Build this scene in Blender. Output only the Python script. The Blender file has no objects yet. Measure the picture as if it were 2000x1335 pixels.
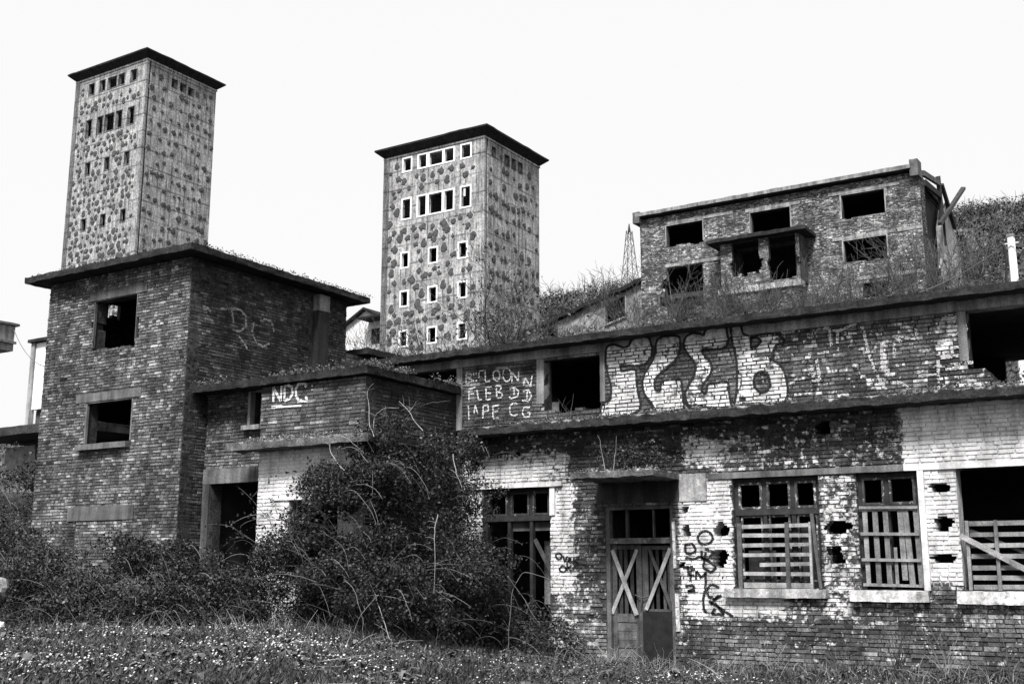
# Abandoned brick works under two concrete towers, black-and-white photograph rebuilt in metres.
# X runs along the long facade (to the right), Y goes back into the scene, Z is up.
import bpy, math, random
import numpy as np
from mathutils import Matrix, Vector

rng = np.random.default_rng(11)
random.seed(11)
sc = bpy.context.scene

# ------------------------------------------------------------------ camera, sky, sun, exposure
YAW, PITCH, ROLL = math.radians(-32.311), math.radians(11.382), math.radians(-0.0555)
fw = np.array([math.sin(YAW)*math.cos(PITCH), math.cos(YAW)*math.cos(PITCH), math.sin(PITCH)])
rt = np.array([math.cos(YAW), -math.sin(YAW), 0.0])
dn = np.cross(fw, rt)
rr = math.cos(ROLL)*rt + math.sin(ROLL)*dn
dd = -math.sin(ROLL)*rt + math.cos(ROLL)*dn
CAM = np.array([0, 0, 1.6])
cam = bpy.data.cameras.new('camera')
cam.sensor_width = 36.0
cam.lens = 2243.6/2000*36
cam.clip_start, cam.clip_end = 0.1, 2000
co = bpy.data.objects.new('camera', cam)
sc.collection.objects.link(co)
m = Matrix.Identity(4)
for i in range(3):
    m[i][0], m[i][1], m[i][2], m[i][3] = rr[i], -dd[i], -fw[i], CAM[i]
co.matrix_world = m
sc.camera = co

SUN_EL, SUN_AZ = math.radians(52), math.radians(162)   # azimuth from +Y towards +X
world = bpy.data.worlds.new("World")
sc.world = world
world.use_nodes = True
wn, wl = world.node_tree.nodes, world.node_tree.links
wn.clear()
sky = wn.new('ShaderNodeTexSky')
sky.sky_type = 'NISHITA'
sky.sun_disc = False
sky.sun_elevation = SUN_EL
sky.sun_rotation = SUN_AZ
sky.dust_density = 6
bw = wn.new('ShaderNodeRGBToBW')
ma = wn.new('ShaderNodeMath'); ma.operation = 'MULTIPLY_ADD'
ma.inputs[1].default_value = 0.10        # overcast: a thin trace of the clear sky
ma.inputs[2].default_value = 4.3         # under an even white cloud layer
bg = wn.new('ShaderNodeBackground'); bg.inputs[1].default_value = 0.1
wo = wn.new('ShaderNodeOutputWorld')
wl.new(sky.outputs[0], bw.inputs[0]); wl.new(bw.outputs[0], ma.inputs[0])
wl.new(ma.outputs[0], bg.inputs[0]); wl.new(bg.outputs[0], wo.inputs[0])

sl = bpy.data.lights.new('sun', 'SUN')
sl.energy = 3.7
sl.angle = math.radians(15)
sl.color = (1.0, 0.99, 0.98)
so = bpy.data.objects.new('sun', sl)
sc.collection.objects.link(so)
sd = Vector((math.sin(SUN_AZ)*math.cos(SUN_EL), math.cos(SUN_AZ)*math.cos(SUN_EL), math.sin(SUN_EL)))
so.rotation_euler = sd.to_track_quat('Z', 'Y').to_euler()

vs = sc.view_settings
sc.display_settings.display_device = 'sRGB'
vs.view_transform = 'Standard'
vs.look = 'None'
vs.exposure = 1.1
vs.gamma = 1.0
vs.use_curve_mapping = False

# ------------------------------------------------------------------ small helpers
def hash3(i, j, k, s):
    h = (i*374761393 + j*668265263 + k*2147483647 + s*1274126177) & 0xffffffff
    h = ((h ^ (h >> 13))*1274126177) & 0xffffffff
    return ((h ^ (h >> 16)) & 0xffffff)/float(0xffffff)

def vnoise(P, s=0):
    P = np.asarray(P, float)
    I = np.floor(P).astype(np.int64); F = P-I; F = F*F*(3-2*F)
    out = 0
    for a in (0, 1):
        for b in (0, 1):
            for c in (0, 1):
                w = (F[..., 0] if a else 1-F[..., 0])*(F[..., 1] if b else 1-F[..., 1])*(F[..., 2] if c else 1-F[..., 2])
                out = out + w*hash3(I[..., 0]+a, I[..., 1]+b, I[..., 2]+c, s)
    return out

def fbm(P, s=0, o=4):
    P = np.asarray(P, float)
    v, a, t = 0, 1.0, 0
    for k in range(o):
        v = v + a*vnoise(P*(2**k), s+k); t += a; a *= 0.5
    return v/t

def sstep(a, b, x):
    t = np.clip((np.asarray(x, float)-a)/(b-a), 0, 1)
    return t*t*(3-2*t)

def project(P):
    d = np.asarray(P)-CAM
    z = d@fw
    zz = np.maximum(z, 1e-6)
    return 1000+2243.6*(d@rr)/zz, 667.5+2243.6*(d@dd)/zz, z

class Geo:
    """A pile of separate quads (n,4,3) with per-corner tone and paint values."""
    def __init__(s): s.q = []; s.t = []; s.p = []
    def add(s, Q, tone=1.0, paint=0.0):
        Q = np.asarray(Q, float).reshape(-1, 4, 3)
        s.q.append(Q)
        s.t.append(np.broadcast_to(np.asarray(tone, float), (len(Q), 4)) if np.ndim(tone) != 1 else np.repeat(np.asarray(tone)[:, None], 4, 1))
        s.p.append(np.broadcast_to(np.asarray(paint, float), (len(Q), 4)) if np.ndim(paint) != 1 else np.repeat(np.asarray(paint)[:, None], 4, 1))
        return s
    def arrays(s):
        return np.concatenate(s.q), np.concatenate(s.t), np.concatenate(s.p)
    def box(s, x0, x1, y0, y1, z0, z1, tone=1.0, paint=0.0, jit=0.0):
        c = np.array([[x, y, z] for x in (x0, x1) for y in (y0, y1) for z in (z0, z1)], float)
        if jit: c += rng.uniform(-jit, jit, c.shape)
        s.add(c[[[0, 1, 3, 2], [4, 6, 7, 5], [0, 4, 5, 1], [2, 3, 7, 6], [0, 2, 6, 4], [1, 5, 7, 3]]], tone, paint)
        return s
    def plank(s, a, b, w, t, nrm=(0, -1, 0), tone=1.0, paint=0.0, jit=0.004):
        a, b, n = map(lambda v: np.array(v, float), (a, b, nrm))
        d = b-a; d /= np.linalg.norm(d)
        n = n-d*(n@d); n /= np.linalg.norm(n)
        sd_ = np.cross(d, n)
        c = np.array([e+sd_*i*w/2+n*j*t/2 for e in (a, b) for i in (-1, 1) for j in (-1, 1)])
        c += rng.uniform(-jit, jit, c.shape)
        s.add(c[[[0, 1, 3, 2], [4, 6, 7, 5], [0, 4, 5, 1], [2, 3, 7, 6], [0, 2, 6, 4], [1, 5, 7, 3]]], tone, paint)
        return s
    def tube(s, pts, rad, n=4, tone=1.0, cap=False):
        pts = np.asarray(pts, float)
        rad = np.broadcast_to(np.asarray(rad, float), (len(pts),))
        d = np.gradient(pts, axis=0)
        d /= np.linalg.norm(d, axis=1)[:, None]+1e-9
        up = np.where(np.abs(d[:, 2:3]) > 0.9, np.array([[1.0, 0, 0]]), np.array([[0, 0, 1.0]]))
        a = np.cross(d, up); a /= np.linalg.norm(a, axis=1)[:, None]+1e-9
        b = np.cross(d, a)
        an = np.arange(n)*2*math.pi/n
        R = pts[:, None]+rad[:, None, None]*(a[:, None]*np.cos(an)[None, :, None]+b[:, None]*np.sin(an)[None, :, None])
        R2 = np.roll(R, -1, 1)
        s.add(np.stack([R[:-1], R2[:-1], R2[1:], R[1:]], 2).reshape(-1, 4, 3), tone)
        if cap and n == 4:
            s.add(np.stack([R[0], R[-1]]), tone)
        elif cap and n == 6:
            for e in (R[0], R[-1]): s.add(np.stack([e[[0, 1, 2, 3]], e[[0, 3, 4, 5]]]), tone)
        return s
    def slab(s, x0, x1, y0, y1, z0, z1, cell=0.12, amp=0.025, freq=5.0, tone=1.0, paint=0.0, top_paint=None):
        """A slab with crumbled faces; top_paint puts lime and lichen along its upper edge."""
        def face(o, a, b, na, nb):
            u = np.linspace(0, 1, na+1); v = np.linspace(0, 1, nb+1)
            U, V = np.meshgrid(u, v, indexing='ij')
            P = np.array(o)+U[..., None]*np.array(a)+V[..., None]*np.array(b)
            N = np.stack([fbm(P*freq, 3, 3), fbm(P*freq, 13, 3), fbm(P*freq, 23, 3)], -1)-0.5
            P = P+N*amp*2
            q = np.stack([P[:-1, :-1], P[1:, :-1], P[1:, 1:], P[:-1, 1:]], 2).reshape(-1, 4, 3)
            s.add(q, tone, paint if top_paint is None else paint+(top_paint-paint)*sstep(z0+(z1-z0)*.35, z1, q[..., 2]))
        X, Y, Z = x1-x0, y1-y0, z1-z0
        nx, ny, nz = [max(1, int(round(abs(v)/cell))) for v in (X, Y, Z)]
        nz = max(nz, 3)
        face((x0, y0, z0), (X, 0, 0), (0, 0, Z), nx, nz); face((x0, y1, z0), (X, 0, 0), (0, 0, Z), nx, nz)
        face((x0, y0, z0), (0, Y, 0), (0, 0, Z), ny, nz); face((x1, y0, z0), (0, Y, 0), (0, 0, Z), ny, nz)
        ex = min(ny, 40); 
        face((x0, y0, z0), (X, 0, 0), (0, Y, 0), nx, ex); face((x0, y0, z1), (X, 0, 0), (0, Y, 0), nx, ex)
        return s

ORIGIN = {}
def link(o, parent=None, origin=(0, 0, 0)):
    sc.collection.objects.link(o)
    og = np.array(origin, float)
    if parent is not None:
        o.parent = parent
        o.location = Vector(og-ORIGIN[parent.name])
    else:
        o.location = Vector(og)
    ORIGIN[o.name] = og
    return o

def mesh_of(name, Q, T, P, mat, origin):
    me = bpy.data.meshes.new(name)
    V = (Q-np.asarray(origin, float)).reshape(-1, 3)
    nq = len(Q)
    me.vertices.add(nq*4); me.vertices.foreach_set('co', V.astype(np.float32).ravel())
    me.loops.add(nq*4); me.loops.foreach_set('vertex_index', np.arange(nq*4, dtype=np.int32))
    me.polygons.add(nq)
    me.polygons.foreach_set('loop_start', np.arange(nq, dtype=np.int32)*4)
    me.polygons.foreach_set('loop_total', np.full(nq, 4, np.int32))
    me.update(calc_edges=True)
    for nm, A in (('tone', T), ('paint', P)):
        at = me.attributes.new(nm, 'FLOAT', 'POINT')
        at.data.foreach_set('value', np.ascontiguousarray(A, dtype=np.float32).ravel())
    me.materials.append(mat)
    return me

def part(name, g, mat, parent=None, origin=None, kind=None, label=None):
    Q, T, P = g.arrays() if isinstance(g, Geo) else g
    if origin is None:
        origin = ORIGIN[parent.name] if parent is not None else np.array([Q[..., 0].mean(), Q[..., 1].mean(), Q[..., 2].min()])
    o = bpy.data.objects.new(name, mesh_of(name, Q, T, P, mat, origin))
    link(o, parent, origin)
    if kind: o['kind'] = kind
    if label: o['label'] = label
    return o

def thing(name, label, cat, loc, group=None):
    o = bpy.data.objects.new(name, None)
    o.empty_display_size = 0.3
    link(o, None, loc)
    o['label'] = label; o['category'] = cat
    if group: o['group'] = group
    return o

def tag(o, label, cat, group=None):
    o['label'] = label; o['category'] = cat
    if group: o['group'] = group
    return o

# ------------------------------------------------------------------ materials (all grey: the place is shown in black and white)
def make_mat(name, base=0.3, var=0.35, nscale=2.0, streak=0.0, speck=0.25, sscale=45.0, bump=0.25, tone=False,
             paint=None, paint_noise=0.75, paint_scale=7.0, rough=0.92, lines=0.0, metallic=0.0, spec=0.2, blotch=0.0):
    mt = bpy.data.materials.new(name); mt.use_nodes = True
    nt = mt.node_tree; N = nt.nodes; L = nt.links
    bs = N['Principled BSDF']
    bs.inputs['Roughness'].default_value = rough
    bs.inputs['Metallic'].default_value = metallic
    bs.inputs['Specular IOR Level'].default_value = spec
    pos = N.new('ShaderNodeNewGeometry').outputs['Position']
    def noise(scale, detail=6, rg=0.6, vec=pos):
        n = N.new('ShaderNodeTexNoise'); n.inputs['Scale'].default_value = scale
        n.inputs['Detail'].default_value = detail; n.inputs['Roughness'].default_value = rg
        L.new(vec, n.inputs['Vector']); return n.outputs['Fac']
    def mth(op, a, b=0.0, c=0.0, clamp=False):
        n = N.new('ShaderNodeMath'); n.operation = op; n.use_clamp = clamp
        for i, v in enumerate((a, b, c)):
            if isinstance(v, (int, float)): n.inputs[i].default_value = v
            else: L.new(v, n.inputs[i])
        return n.outputs[0]
    def remap(v, a, b, lo, hi):
        n = N.new('ShaderNodeMapRange'); n.clamp = True; n.interpolation_type = 'SMOOTHSTEP'
        L.new(v, n.inputs[0])
        for i, x in enumerate((a, b, lo, hi)): n.inputs[1+i].default_value = x
        return n.outputs[0]
    def attr(nm):
        a = N.new('ShaderNodeAttribute'); a.attribute_name = nm; return a.outputs['Fac']
    def stretched(sx, sy, sz):
        mp = N.new('ShaderNodeMapping'); mp.inputs['Scale'].default_value = (sx, sy, sz)
        L.new(pos, mp.inputs['Vector']); return mp.outputs[0]
    n1 = noise(nscale, 8, 0.62)
    fine = noise(sscale, 4, 0.7)
    v = mth('MULTIPLY', attr('tone'), base) if tone else base
    v = mth('MULTIPLY', v, remap(n1, 0.25, 0.75, 1-var, 1+var))
    if speck: v = mth('MULTIPLY', v, remap(fine, 0.3, 0.7, 1-speck, 1+speck))
    if streak:
        st = noise(1.0, 6, 0.65, stretched(5, 5, 0.45))
        v = mth('MULTIPLY', v, remap(st, 0.3, 0.7, 1-streak, 1+streak))
    if blotch:
        bl = noise(0.9, 9, 0.7)
        v = mth('MULTIPLY', v, remap(bl, 0.42, 0.6, 1-blotch, 1.0))
    if lines:   # shutter-board marks: thin vertical lines and day joints on the concrete
        sp = N.new('ShaderNodeSeparateXYZ'); L.new(pos, sp.inputs[0])
        s = mth('ADD', sp.outputs[0], sp.outputs[1])
        wob = mth('MULTIPLY', noise(1.3, 3), 0.12)
        fx = mth('FRACT', mth('MULTIPLY', mth('ADD', s, wob), 1/0.42))
        lx = mth('LESS_THAN', mth('ABSOLUTE', mth('SUBTRACT', fx, 0.5)), 0.10)
        lx = mth('MULTIPLY', lx, remap(noise(0.7, 5, 0.6, stretched(3, 3, 0.8)), 0.4, 0.62, 0.0, 1.0))
        fz = mth('FRACT', mth('MULTIPLY', mth('ADD', sp.outputs[2], wob), 1/1.28))
        lz = mth('LESS_THAN', mth('ABSOLUTE', mth('SUBTRACT', fz, 0.5)), 0.045)
        lz = mth('MULTIPLY', lz, remap(noise(0.5, 5), 0.35, 0.6, 0.3, 1.0))
        v = mth('MULTIPLY', v, mth('SUBTRACT', 1.0, mth('MULTIPLY', mth('MAXIMUM', lx, lz), lines)))
    if paint is not None:
        pn = noise(paint_scale, 9, 0.7)
        pc = mth('ADD', attr('paint'), mth('MULTIPLY', mth('SUBTRACT', pn, 0.5), paint_noise*2))
        mk = remap(pc, 0.38, 0.64, 0.0, 1.0)
        pv = mth('MULTIPLY', remap(noise(2.3, 9, 0.7), 0.28, 0.66, paint*0.55, paint*1.12), remap(fine, 0.3, 0.7, 0.86, 1.1))
        pv = mth('MULTIPLY', pv, remap(noise(1.0, 7, 0.7, stretched(4, 4, 0.5)), 0.34, 0.58, 0.62, 1.04))
        mx = N.new('ShaderNodeMix'); mx.data_type = 'FLOAT'
        L.new(mk, mx.inputs[0])
        if isinstance(v, float): mx.inputs[2].default_value = v
        else: L.new(v, mx.inputs[2])
        L.new(pv, mx.inputs[3]); v = mx.outputs[0]
    v = mth('MINIMUM', v, 0.88)
    L.new(v, bs.inputs['Base Color'])
    if bump:
        b = N.new('ShaderNodeBump'); b.inputs['Strength'].default_value = bump; b.inputs['Distance'].default_value = 0.01
        L.new(mth('ADD', fine, mth('MULTIPLY', n1, 2.0)), b.inputs['Height']); L.new(b.outputs[0], bs.inputs['Normal'])
    return mt

M = dict(
    brick=make_mat('brick', 0.72, 0.5, 1.7, streak=0.3, speck=0.55, sscale=42, bump=0.8, tone=True, paint=0.62, paint_noise=1.05, paint_scale=9, blotch=0.45),
    mortar=make_mat('mortar', 0.70, 0.6, 5.0, speck=0.6, sscale=30, bump=0.7, tone=True, paint=0.5, paint_noise=1.0, paint_scale=8),
    concrete=make_mat('weathered_concrete', 0.20, 0.40, 1.6, streak=0.42, speck=0.35, bump=0.4, tone=True, paint=0.62),
    slab=make_mat('dirty_roof_concrete', 0.019, 0.5, 3.0, streak=0.3, speck=0.5, sscale=25, bump=0.6, tone=True, paint=0.5, paint_noise=0.7, paint_scale=6),
    tower=make_mat('tower_render', 0.245, 0.32, 1.1, streak=0.38, speck=0.45, sscale=8, bump=0.3, tone=True, lines=0.6),
    dab=make_mat('mortar_dab', 1.0, 0.4, 6.0, speck=0.5, sscale=14, bump=0.6, tone=True),
    white=make_mat('white_limewash', 0.62, 0.12, 2.5, speck=0.12, bump=0.2, tone=True),
    wood=make_mat('weathered_wood', 0.155, 0.4, 5.0, streak=0.3, speck=0.35, sscale=60, bump=0.5, tone=True, paint=0.6, paint_noise=0.9, paint_scale=14),
    door_wood=make_mat('dark_door_wood', 0.085, 0.5, 4.0, streak=0.45, speck=0.4, sscale=60, bump=0.5, tone=True, paint=0.5, paint_noise=0.9, paint_scale=14),
    dark=make_mat('dark_interior', 0.035, 0.4, 2.0, bump=0.2, tone=True),  # inner surfaces coloured near black to deepen the shade in the rooms
    plaster=make_mat('mottled_plaster', 0.25, 0.5, 2.2, speck=0.4, sscale=16, bump=0.4, tone=True, blotch=0.5),
    plaster_light=make_mat('bare_plaster', 0.33, 0.35, 1.5, speck=0.3, sscale=10, bump=0.3, tone=True),
    iron=make_mat('rusty_iron', 0.03, 0.4, 9.0, speck=0.4, bump=0.3, tone=True, rough=0.7),
    ink=make_mat('spray_paint', 0.8, 0.2, 8.0, speck=0.3, bump=0.1, tone=True),
    leaf=make_mat('foliage', 0.75, 0.3, 3.0, speck=0.0, bump=0, tone=True, rough=0.6, spec=0.35),
    bramble=make_mat('bramble_leaf', 0.45, 0.45, 1.2, speck=0.0, bump=0, tone=True, rough=0.55, spec=0.3),
    twig=make_mat('twig', 0.8, 0.3, 6.0, speck=0.2, bump=0, tone=True),
    ground=make_mat('soil_and_turf', 0.05, 0.5, 0.7, speck=0.5, sscale=9, bump=0.5, tone=True, blotch=0.4),
    stone=make_mat('stone', 0.28, 0.4, 6.0, speck=0.3, bump=0.5, tone=True),
    petal=make_mat('daisy_petal', 0.62, 0.1, 8.0, speck=0, bump=0, tone=True),
)

# ------------------------------------------------------------------ walls
def S2W(frame, s, d, z):
    """wall coordinates (along, outwards, up) to world"""
    O, U, Nn = frame
    return np.asarray(O)+np.asarray(s)[..., None]*np.asarray(U)+np.asarray(d)[..., None]*np.asarray(Nn)+np.asarray(z)[..., None]*np.array([0, 0, 1.0])

def front(y): return (np.array([0, y, 0.0]), np.array([1.0, 0, 0]), np.array([0, -1.0, 0]))     # s = X
def side(x, n=1.0): return (np.array([x, 0, 0.0]), np.array([0, 1.0, 0]), np.array([n, 0, 0.0]))  # s = Y

def panel(frame, s0, s1, z0, z1, holes=(), thick=0.3, d0=0.0, cell=0.4, tone=1.0, paint_fn=None, shear=0.0, tone_fn=None):
    """A solid wall with real openings: front, back and the reveals."""
    def cuts(a, b, ext):
        v = np.unique(np.round(np.concatenate([np.arange(a, b, cell), [a, b], [e for e in ext if a < e < b]]), 4))
        return v
    S = cuts(s0, s1, [h[i] for h in holes for i in (0, 1)])
    Z = cuts(z0, z1, [h[i] for h in holes for i in (2, 3)])
    cs, cz = (S[1:]+S[:-1])/2, (Z[1:]+Z[:-1])/2
    full = np.ones((len(cs), len(cz)), bool)
    for h in holes:
        full &= ~((cs[:, None] > h[0]) & (cs[:, None] < h[1]) & (cz[None] > h[2]) & (cz[None] < h[3]))
    g = Geo()
    i, j = np.nonzero(full)
    def quad(sa, sb, za, zb, da, db, mode):
        if mode == 'f':
            s = np.stack([sa, sb, sb, sa], 1); z = np.stack([za, za, zb, zb], 1); d = np.stack([da]*4, 1)
        elif mode == 's':   # vertical reveal at s=sa
            s = np.stack([sa]*4, 1); z = np.stack([za, za, zb, zb], 1); d = np.stack([da, db, db, da], 1)
        else:
            s = np.stack([sa, sb, sb, sa], 1); z = np.stack([za]*4, 1); d = np.stack([da, da, db, db], 1)
        zz = z+shear*(s-s0)
        p = paint_fn(s, z) if paint_fn is not None else 0.0
        t = tone_fn(s, z) if tone_fn is not None else tone
        g.add(S2W(frame, s, d, zz), t, p)
    A = lambda v, n: np.full(n, v, float)
    n = len(i)
    quad(S[i], S[i+1], Z[j], Z[j+1], A(d0, n), None, 'f')
    quad(S[i], S[i+1], Z[j], Z[j+1], A(d0-thick, n), None, 'f')
    pad = np.pad(full, 1)
    for di, dj in ((-1, 0), (1, 0), (0, -1), (0, 1)):
        e = full & ~pad[1+di:1+di+full.shape[0], 1+dj:1+dj+full.shape[1]]
        a, b = np.nonzero(e)
        if not len(a): continue
        m_ = len(a)
        if di: quad(S[a+(di > 0)], None, Z[b], Z[b+1], A(d0, m_), A(d0-thick, m_), 's')
        else: quad(S[a], S[a+1], Z[b+(dj > 0)], None, A(d0, m_), A(d0-thick, m_), 'h')
    return g

class Bricks:
    """One wall face of bricks: arrays of quads per brick so that some can be taken out as objects."""
    def __init__(s, Q, T, P, C): s.Q, s.T, s.P, s.C = Q, T, P, C

def bricks(frame, s0, s1, z0, z1, course=0.07, holes=(), tones=(0.11, 0.05), light=0.14, dark=0.1, head=0.35,
           paint_fn=None, paint_jit=0.12, cells=(1, 1), proud=0.006, gone=None, cell_paint=None, tone_fn=None, end_jit=0.0):
    J = 0.011
    rows = []
    k = 0
    z = z0
    while z < z1-0.02:
        za, zb = z, min(z+course-J, z1)
        blocked = sorted((h[0], h[1]) for h in holes if h[2] < (za+zb)/2 < h[3])
        s = s0-rng.uniform(0, 0.24)
        hr = rng.random() < 0.5
        while s < s1:
            ln = 0.12 if rng.random() < (head if hr else head*0.6) else 0.25
            a, b = s, s+ln-J
            s += ln
            a, b = max(a, s0), min(b, s1)
            seg = [(a, b)]
            for h0, h1 in blocked:
                nx = []
                for p, q in seg:
                    if h1 <= p or h0 >= q: nx.append((p, q))
                    else:
                        if h0 > p: nx.append((p, h0))
                        if h1 < q: nx.append((h1, q))
                seg = nx
            for p, q in seg:
                if q-p > 0.03: rows.append((p, q, za, zb))
        z += course; k += 1
    R = np.array(rows)
    if gone is not None:
        R = R[rng.random(len(R)) > gone((R[:, 0]+R[:, 1])/2, (R[:, 2]+R[:, 3])/2)]
    n = len(R)
    pr = rng.uniform(0, proud, n)+np.where(rng.random(n) < 0.10, -rng.uniform(.004, .016, n), 0)
    tone = np.clip(rng.normal(tones[0], tones[1]*0.34, n), 0.025, 0.6)
    r = rng.random(n)
    tone = np.where(r < light, tone*rng.uniform(1.4, 2.5, n), tone)
    tone = np.where(r > 1-dark, tone*0.55, tone)
    if tone_fn is not None: tone = tone*tone_fn((R[:, 0]+R[:, 1])/2, (R[:, 2]+R[:, 3])/2)
    cx, cz_ = cells
    uu = np.linspace(0, 1, cx+1); vv = np.linspace(0, 1, cz_+1)
    ins = 0.005
    js = rng.uniform(-0.007, 0.007, (n, 2)); jz = rng.uniform(-0.0045, 0.0045, (n, 2))
    wob = (vnoise(np.stack([R[:, 0]*0.9, R[:, 2]*9.0, R[:, 0]*0], -1), 77)-0.5)*0.012
    R[:, 2] += wob; R[:, 3] += wob+rng.uniform(-.003, .002, n)
    ct = rng.uniform(-0.005, 0.005, (n, 4)); ck = rng.uniform(-0.007, 0.007, (n, 4))
    sa, sb = R[:, 0]+ins+js[:, 0], R[:, 1]-ins+js[:, 1]
    za, zb = R[:, 2]+ins*0.7+jz[:, 0], R[:, 3]-ins*0.7+jz[:, 1]
    tl = rng.uniform(-0.004, 0.004, n)
    quads, tt, pp = [], [], []
    pj = rng.uniform(-paint_jit, paint_jit, n)
    def emit(s, d, z, front_face):
        quads.append(S2W(frame, s, d, z))
        tt.append(np.repeat(tone[:, None], 4, 1))
        p = np.zeros_like(s) if paint_fn is None else paint_fn(s, z)
        p = np.where(p > 0.02, p+pj[:, None], 0.0)
        if cell_paint is not None and front_face:
            p = np.maximum(p, cell_paint(s.mean(1), z.mean(1), pj)[:, None])
        pp.append(p)
    for a in range(cx):
        for b in range(cz_):
            s = np.stack([sa+(sb-sa)*uu[a], sa+(sb-sa)*uu[a+1], sa+(sb-sa)*uu[a+1], sa+(sb-sa)*uu[a]], 1)
            def crn(K, u_, v_): return K[:, 0]*(1-u_)*(1-v_)+K[:, 1]*u_*(1-v_)+K[:, 2]*u_*v_+K[:, 3]*(1-u_)*v_
            us = [uu[a], uu[a+1], uu[a+1], uu[a]]; vs_ = [vv[b], vv[b], vv[b+1], vv[b+1]]
            z = np.stack([za+(zb-za)*v_+crn(ct, u_, v_) for u_, v_ in zip(us, vs_)], 1)
            s = s+np.stack([crn(ck, u_, v_) for u_, v_ in zip(us, vs_)], 1)
            d = pr[:, None]+tl[:, None]*(np.array([uu[a], uu[a+1], uu[a+1], uu[a]])[None]-0.5)
            emit(s, d, z, True)
    dl, dr = pr-0.5*tl, pr+0.5*tl
    bk = np.full(n, -0.03)
    b0, b1, c0, c1 = R[:, 0], R[:, 1], R[:, 2], R[:, 3]
    A0, A1, A2, A3 = sa+ck[:, 0], sb+ck[:, 1], sb+ck[:, 2], sa+ck[:, 3]
    Z0, Z1, Z2, Z3 = za+ct[:, 0], za+ct[:, 1], zb+ct[:, 2], zb+ct[:, 3]
    emit(np.stack([A0, A1, b1, b0], 1), np.stack([dl, dr, bk, bk], 1), np.stack([Z0, Z1, c0, c0], 1), False)
    emit(np.stack([A3, A2, b1, b0], 1), np.stack([dl, dr, bk, bk], 1), np.stack([Z3, Z2, c1, c1], 1), False)
    emit(np.stack([A0, A3, b0, b0], 1), np.stack([dl, dl, bk, bk], 1), np.stack([Z0, Z3, c1, c0], 1), False)
    emit(np.stack([A1, A2, b1, b1], 1), np.stack([dr, dr, bk, bk], 1), np.stack([Z1, Z2, c1, c0], 1), False)
    Q = np.stack(quads, 1); T = np.stack(tt, 1); P = np.stack(pp, 1)
    return Bricks(Q, T, P, Q[:, 0].mean(1))

def lay_bricks(parent, walls, individual=300, zmin=-9, mask=None):
    """The bricks that show largest become objects of their own, the rest one mass of real bricks."""
    D = []
    for w in walls:
        x, y, z = project(w.C)
        ok = (x > 12) & (x < 1988) & (y > 10) & (y < 1325) & (w.C[:, 2] > zmin)
        if mask is not None: ok &= mask(w.C)
        D.append(np.where(ok, z, 1e9))
    al = np.sort(np.concatenate(D)) if D else np.array([])
    lim = al[min(individual, len(al))-1] if individual else -1
    lim = min(lim, 1e8)
    rest = Geo(); cnt = 0
    for w, d in zip(walls, D):
        pick = d <= lim
        for i in np.nonzero(pick)[0]:
            if cnt >= individual: pick[i] = False; continue
            part('brick', (w.Q[i], w.T[i], w.P[i]), M['brick'], parent, origin=w.C[i]); cnt += 1
        rest.add(w.Q[~pick].reshape(-1, 4, 3), w.T[~pick].reshape(-1, 4), w.P[~pick].reshape(-1, 4))
    part('brickwork', rest, M['brick'], parent, kind='stuff')

def zones(base, lst):
    """limewash coverage: rectangles (s0,s1,z0,z1,value,softness)"""
    def f(s, z):
        c = np.full(np.shape(s), base, float)
        for s0, s1, z0, z1, v, k in lst:
            w = sstep(s0-k, s0+k, s)*(1-sstep(s1-k, s1+k, s))*sstep(z0-k, z0+k, z)*(1-sstep(z1-k, z1+k, z))
            c = c*(1-w)+v*w
        return c
    return f

def in_poly(px, pz, poly):
    p = np.asarray(poly); c = np.zeros(np.shape(px), bool)
    for (x0, y0), (x1, y1) in zip(p, np.roll(p, -1, 0)):
        cr = ((y0 > pz) != (y1 > pz)) & (px < (x1-x0)*(pz-y0)/(y1-y0+1e-12)+x0)
        c ^= cr
    return c

def strokes(lines, frame, width, tone, off=0.010, course=0.07, z0=0.0, drop=0.1, step=0.016, joints=True, fade=0.0):
    """Spray-can lines: small flat patches that lie on the brick faces and skip the recessed joints."""
    g = Geo()
    for ln in lines:
        ln = np.asarray(ln, float)
        for (a, b) in zip(ln[:-1], ln[1:]):
            L_ = np.linalg.norm(b-a)
            if L_ < 1e-4: continue
            n = max(1, int(math.ceil(L_/step)))
            d = (b-a)/L_; nn = np.array([-d[1], d[0]])
            for i in range(n):
                p, q = a+d*L_*i/n, a+d*L_*(i+1)/n
                for w0, w1 in ((-0.5, -0.17), (-0.17, 0.17), (0.17, 0.5)):
                    mid = (p+q)/2+nn*width*(w0+w1)/2
                    if joints and ((mid[1]-z0) % course) > course-0.013: continue
                    if rng.random() < drop: continue
                    if fade and fbm(np.array([mid[0]*5, mid[1]*9, 3.3]), 5, 2) < fade: continue
                    c = np.array([p+nn*width*w0, q+nn*width*w0, q+nn*width*w1, p+nn*width*w1])
                    c = c+rng.uniform(-0.002, 0.002, c.shape)
                    g.add(S2W(frame, c[:, 0], np.full(4, off), c[:, 1])[None], tone*rng.uniform(0.75, 1.15))
    return g

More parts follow.
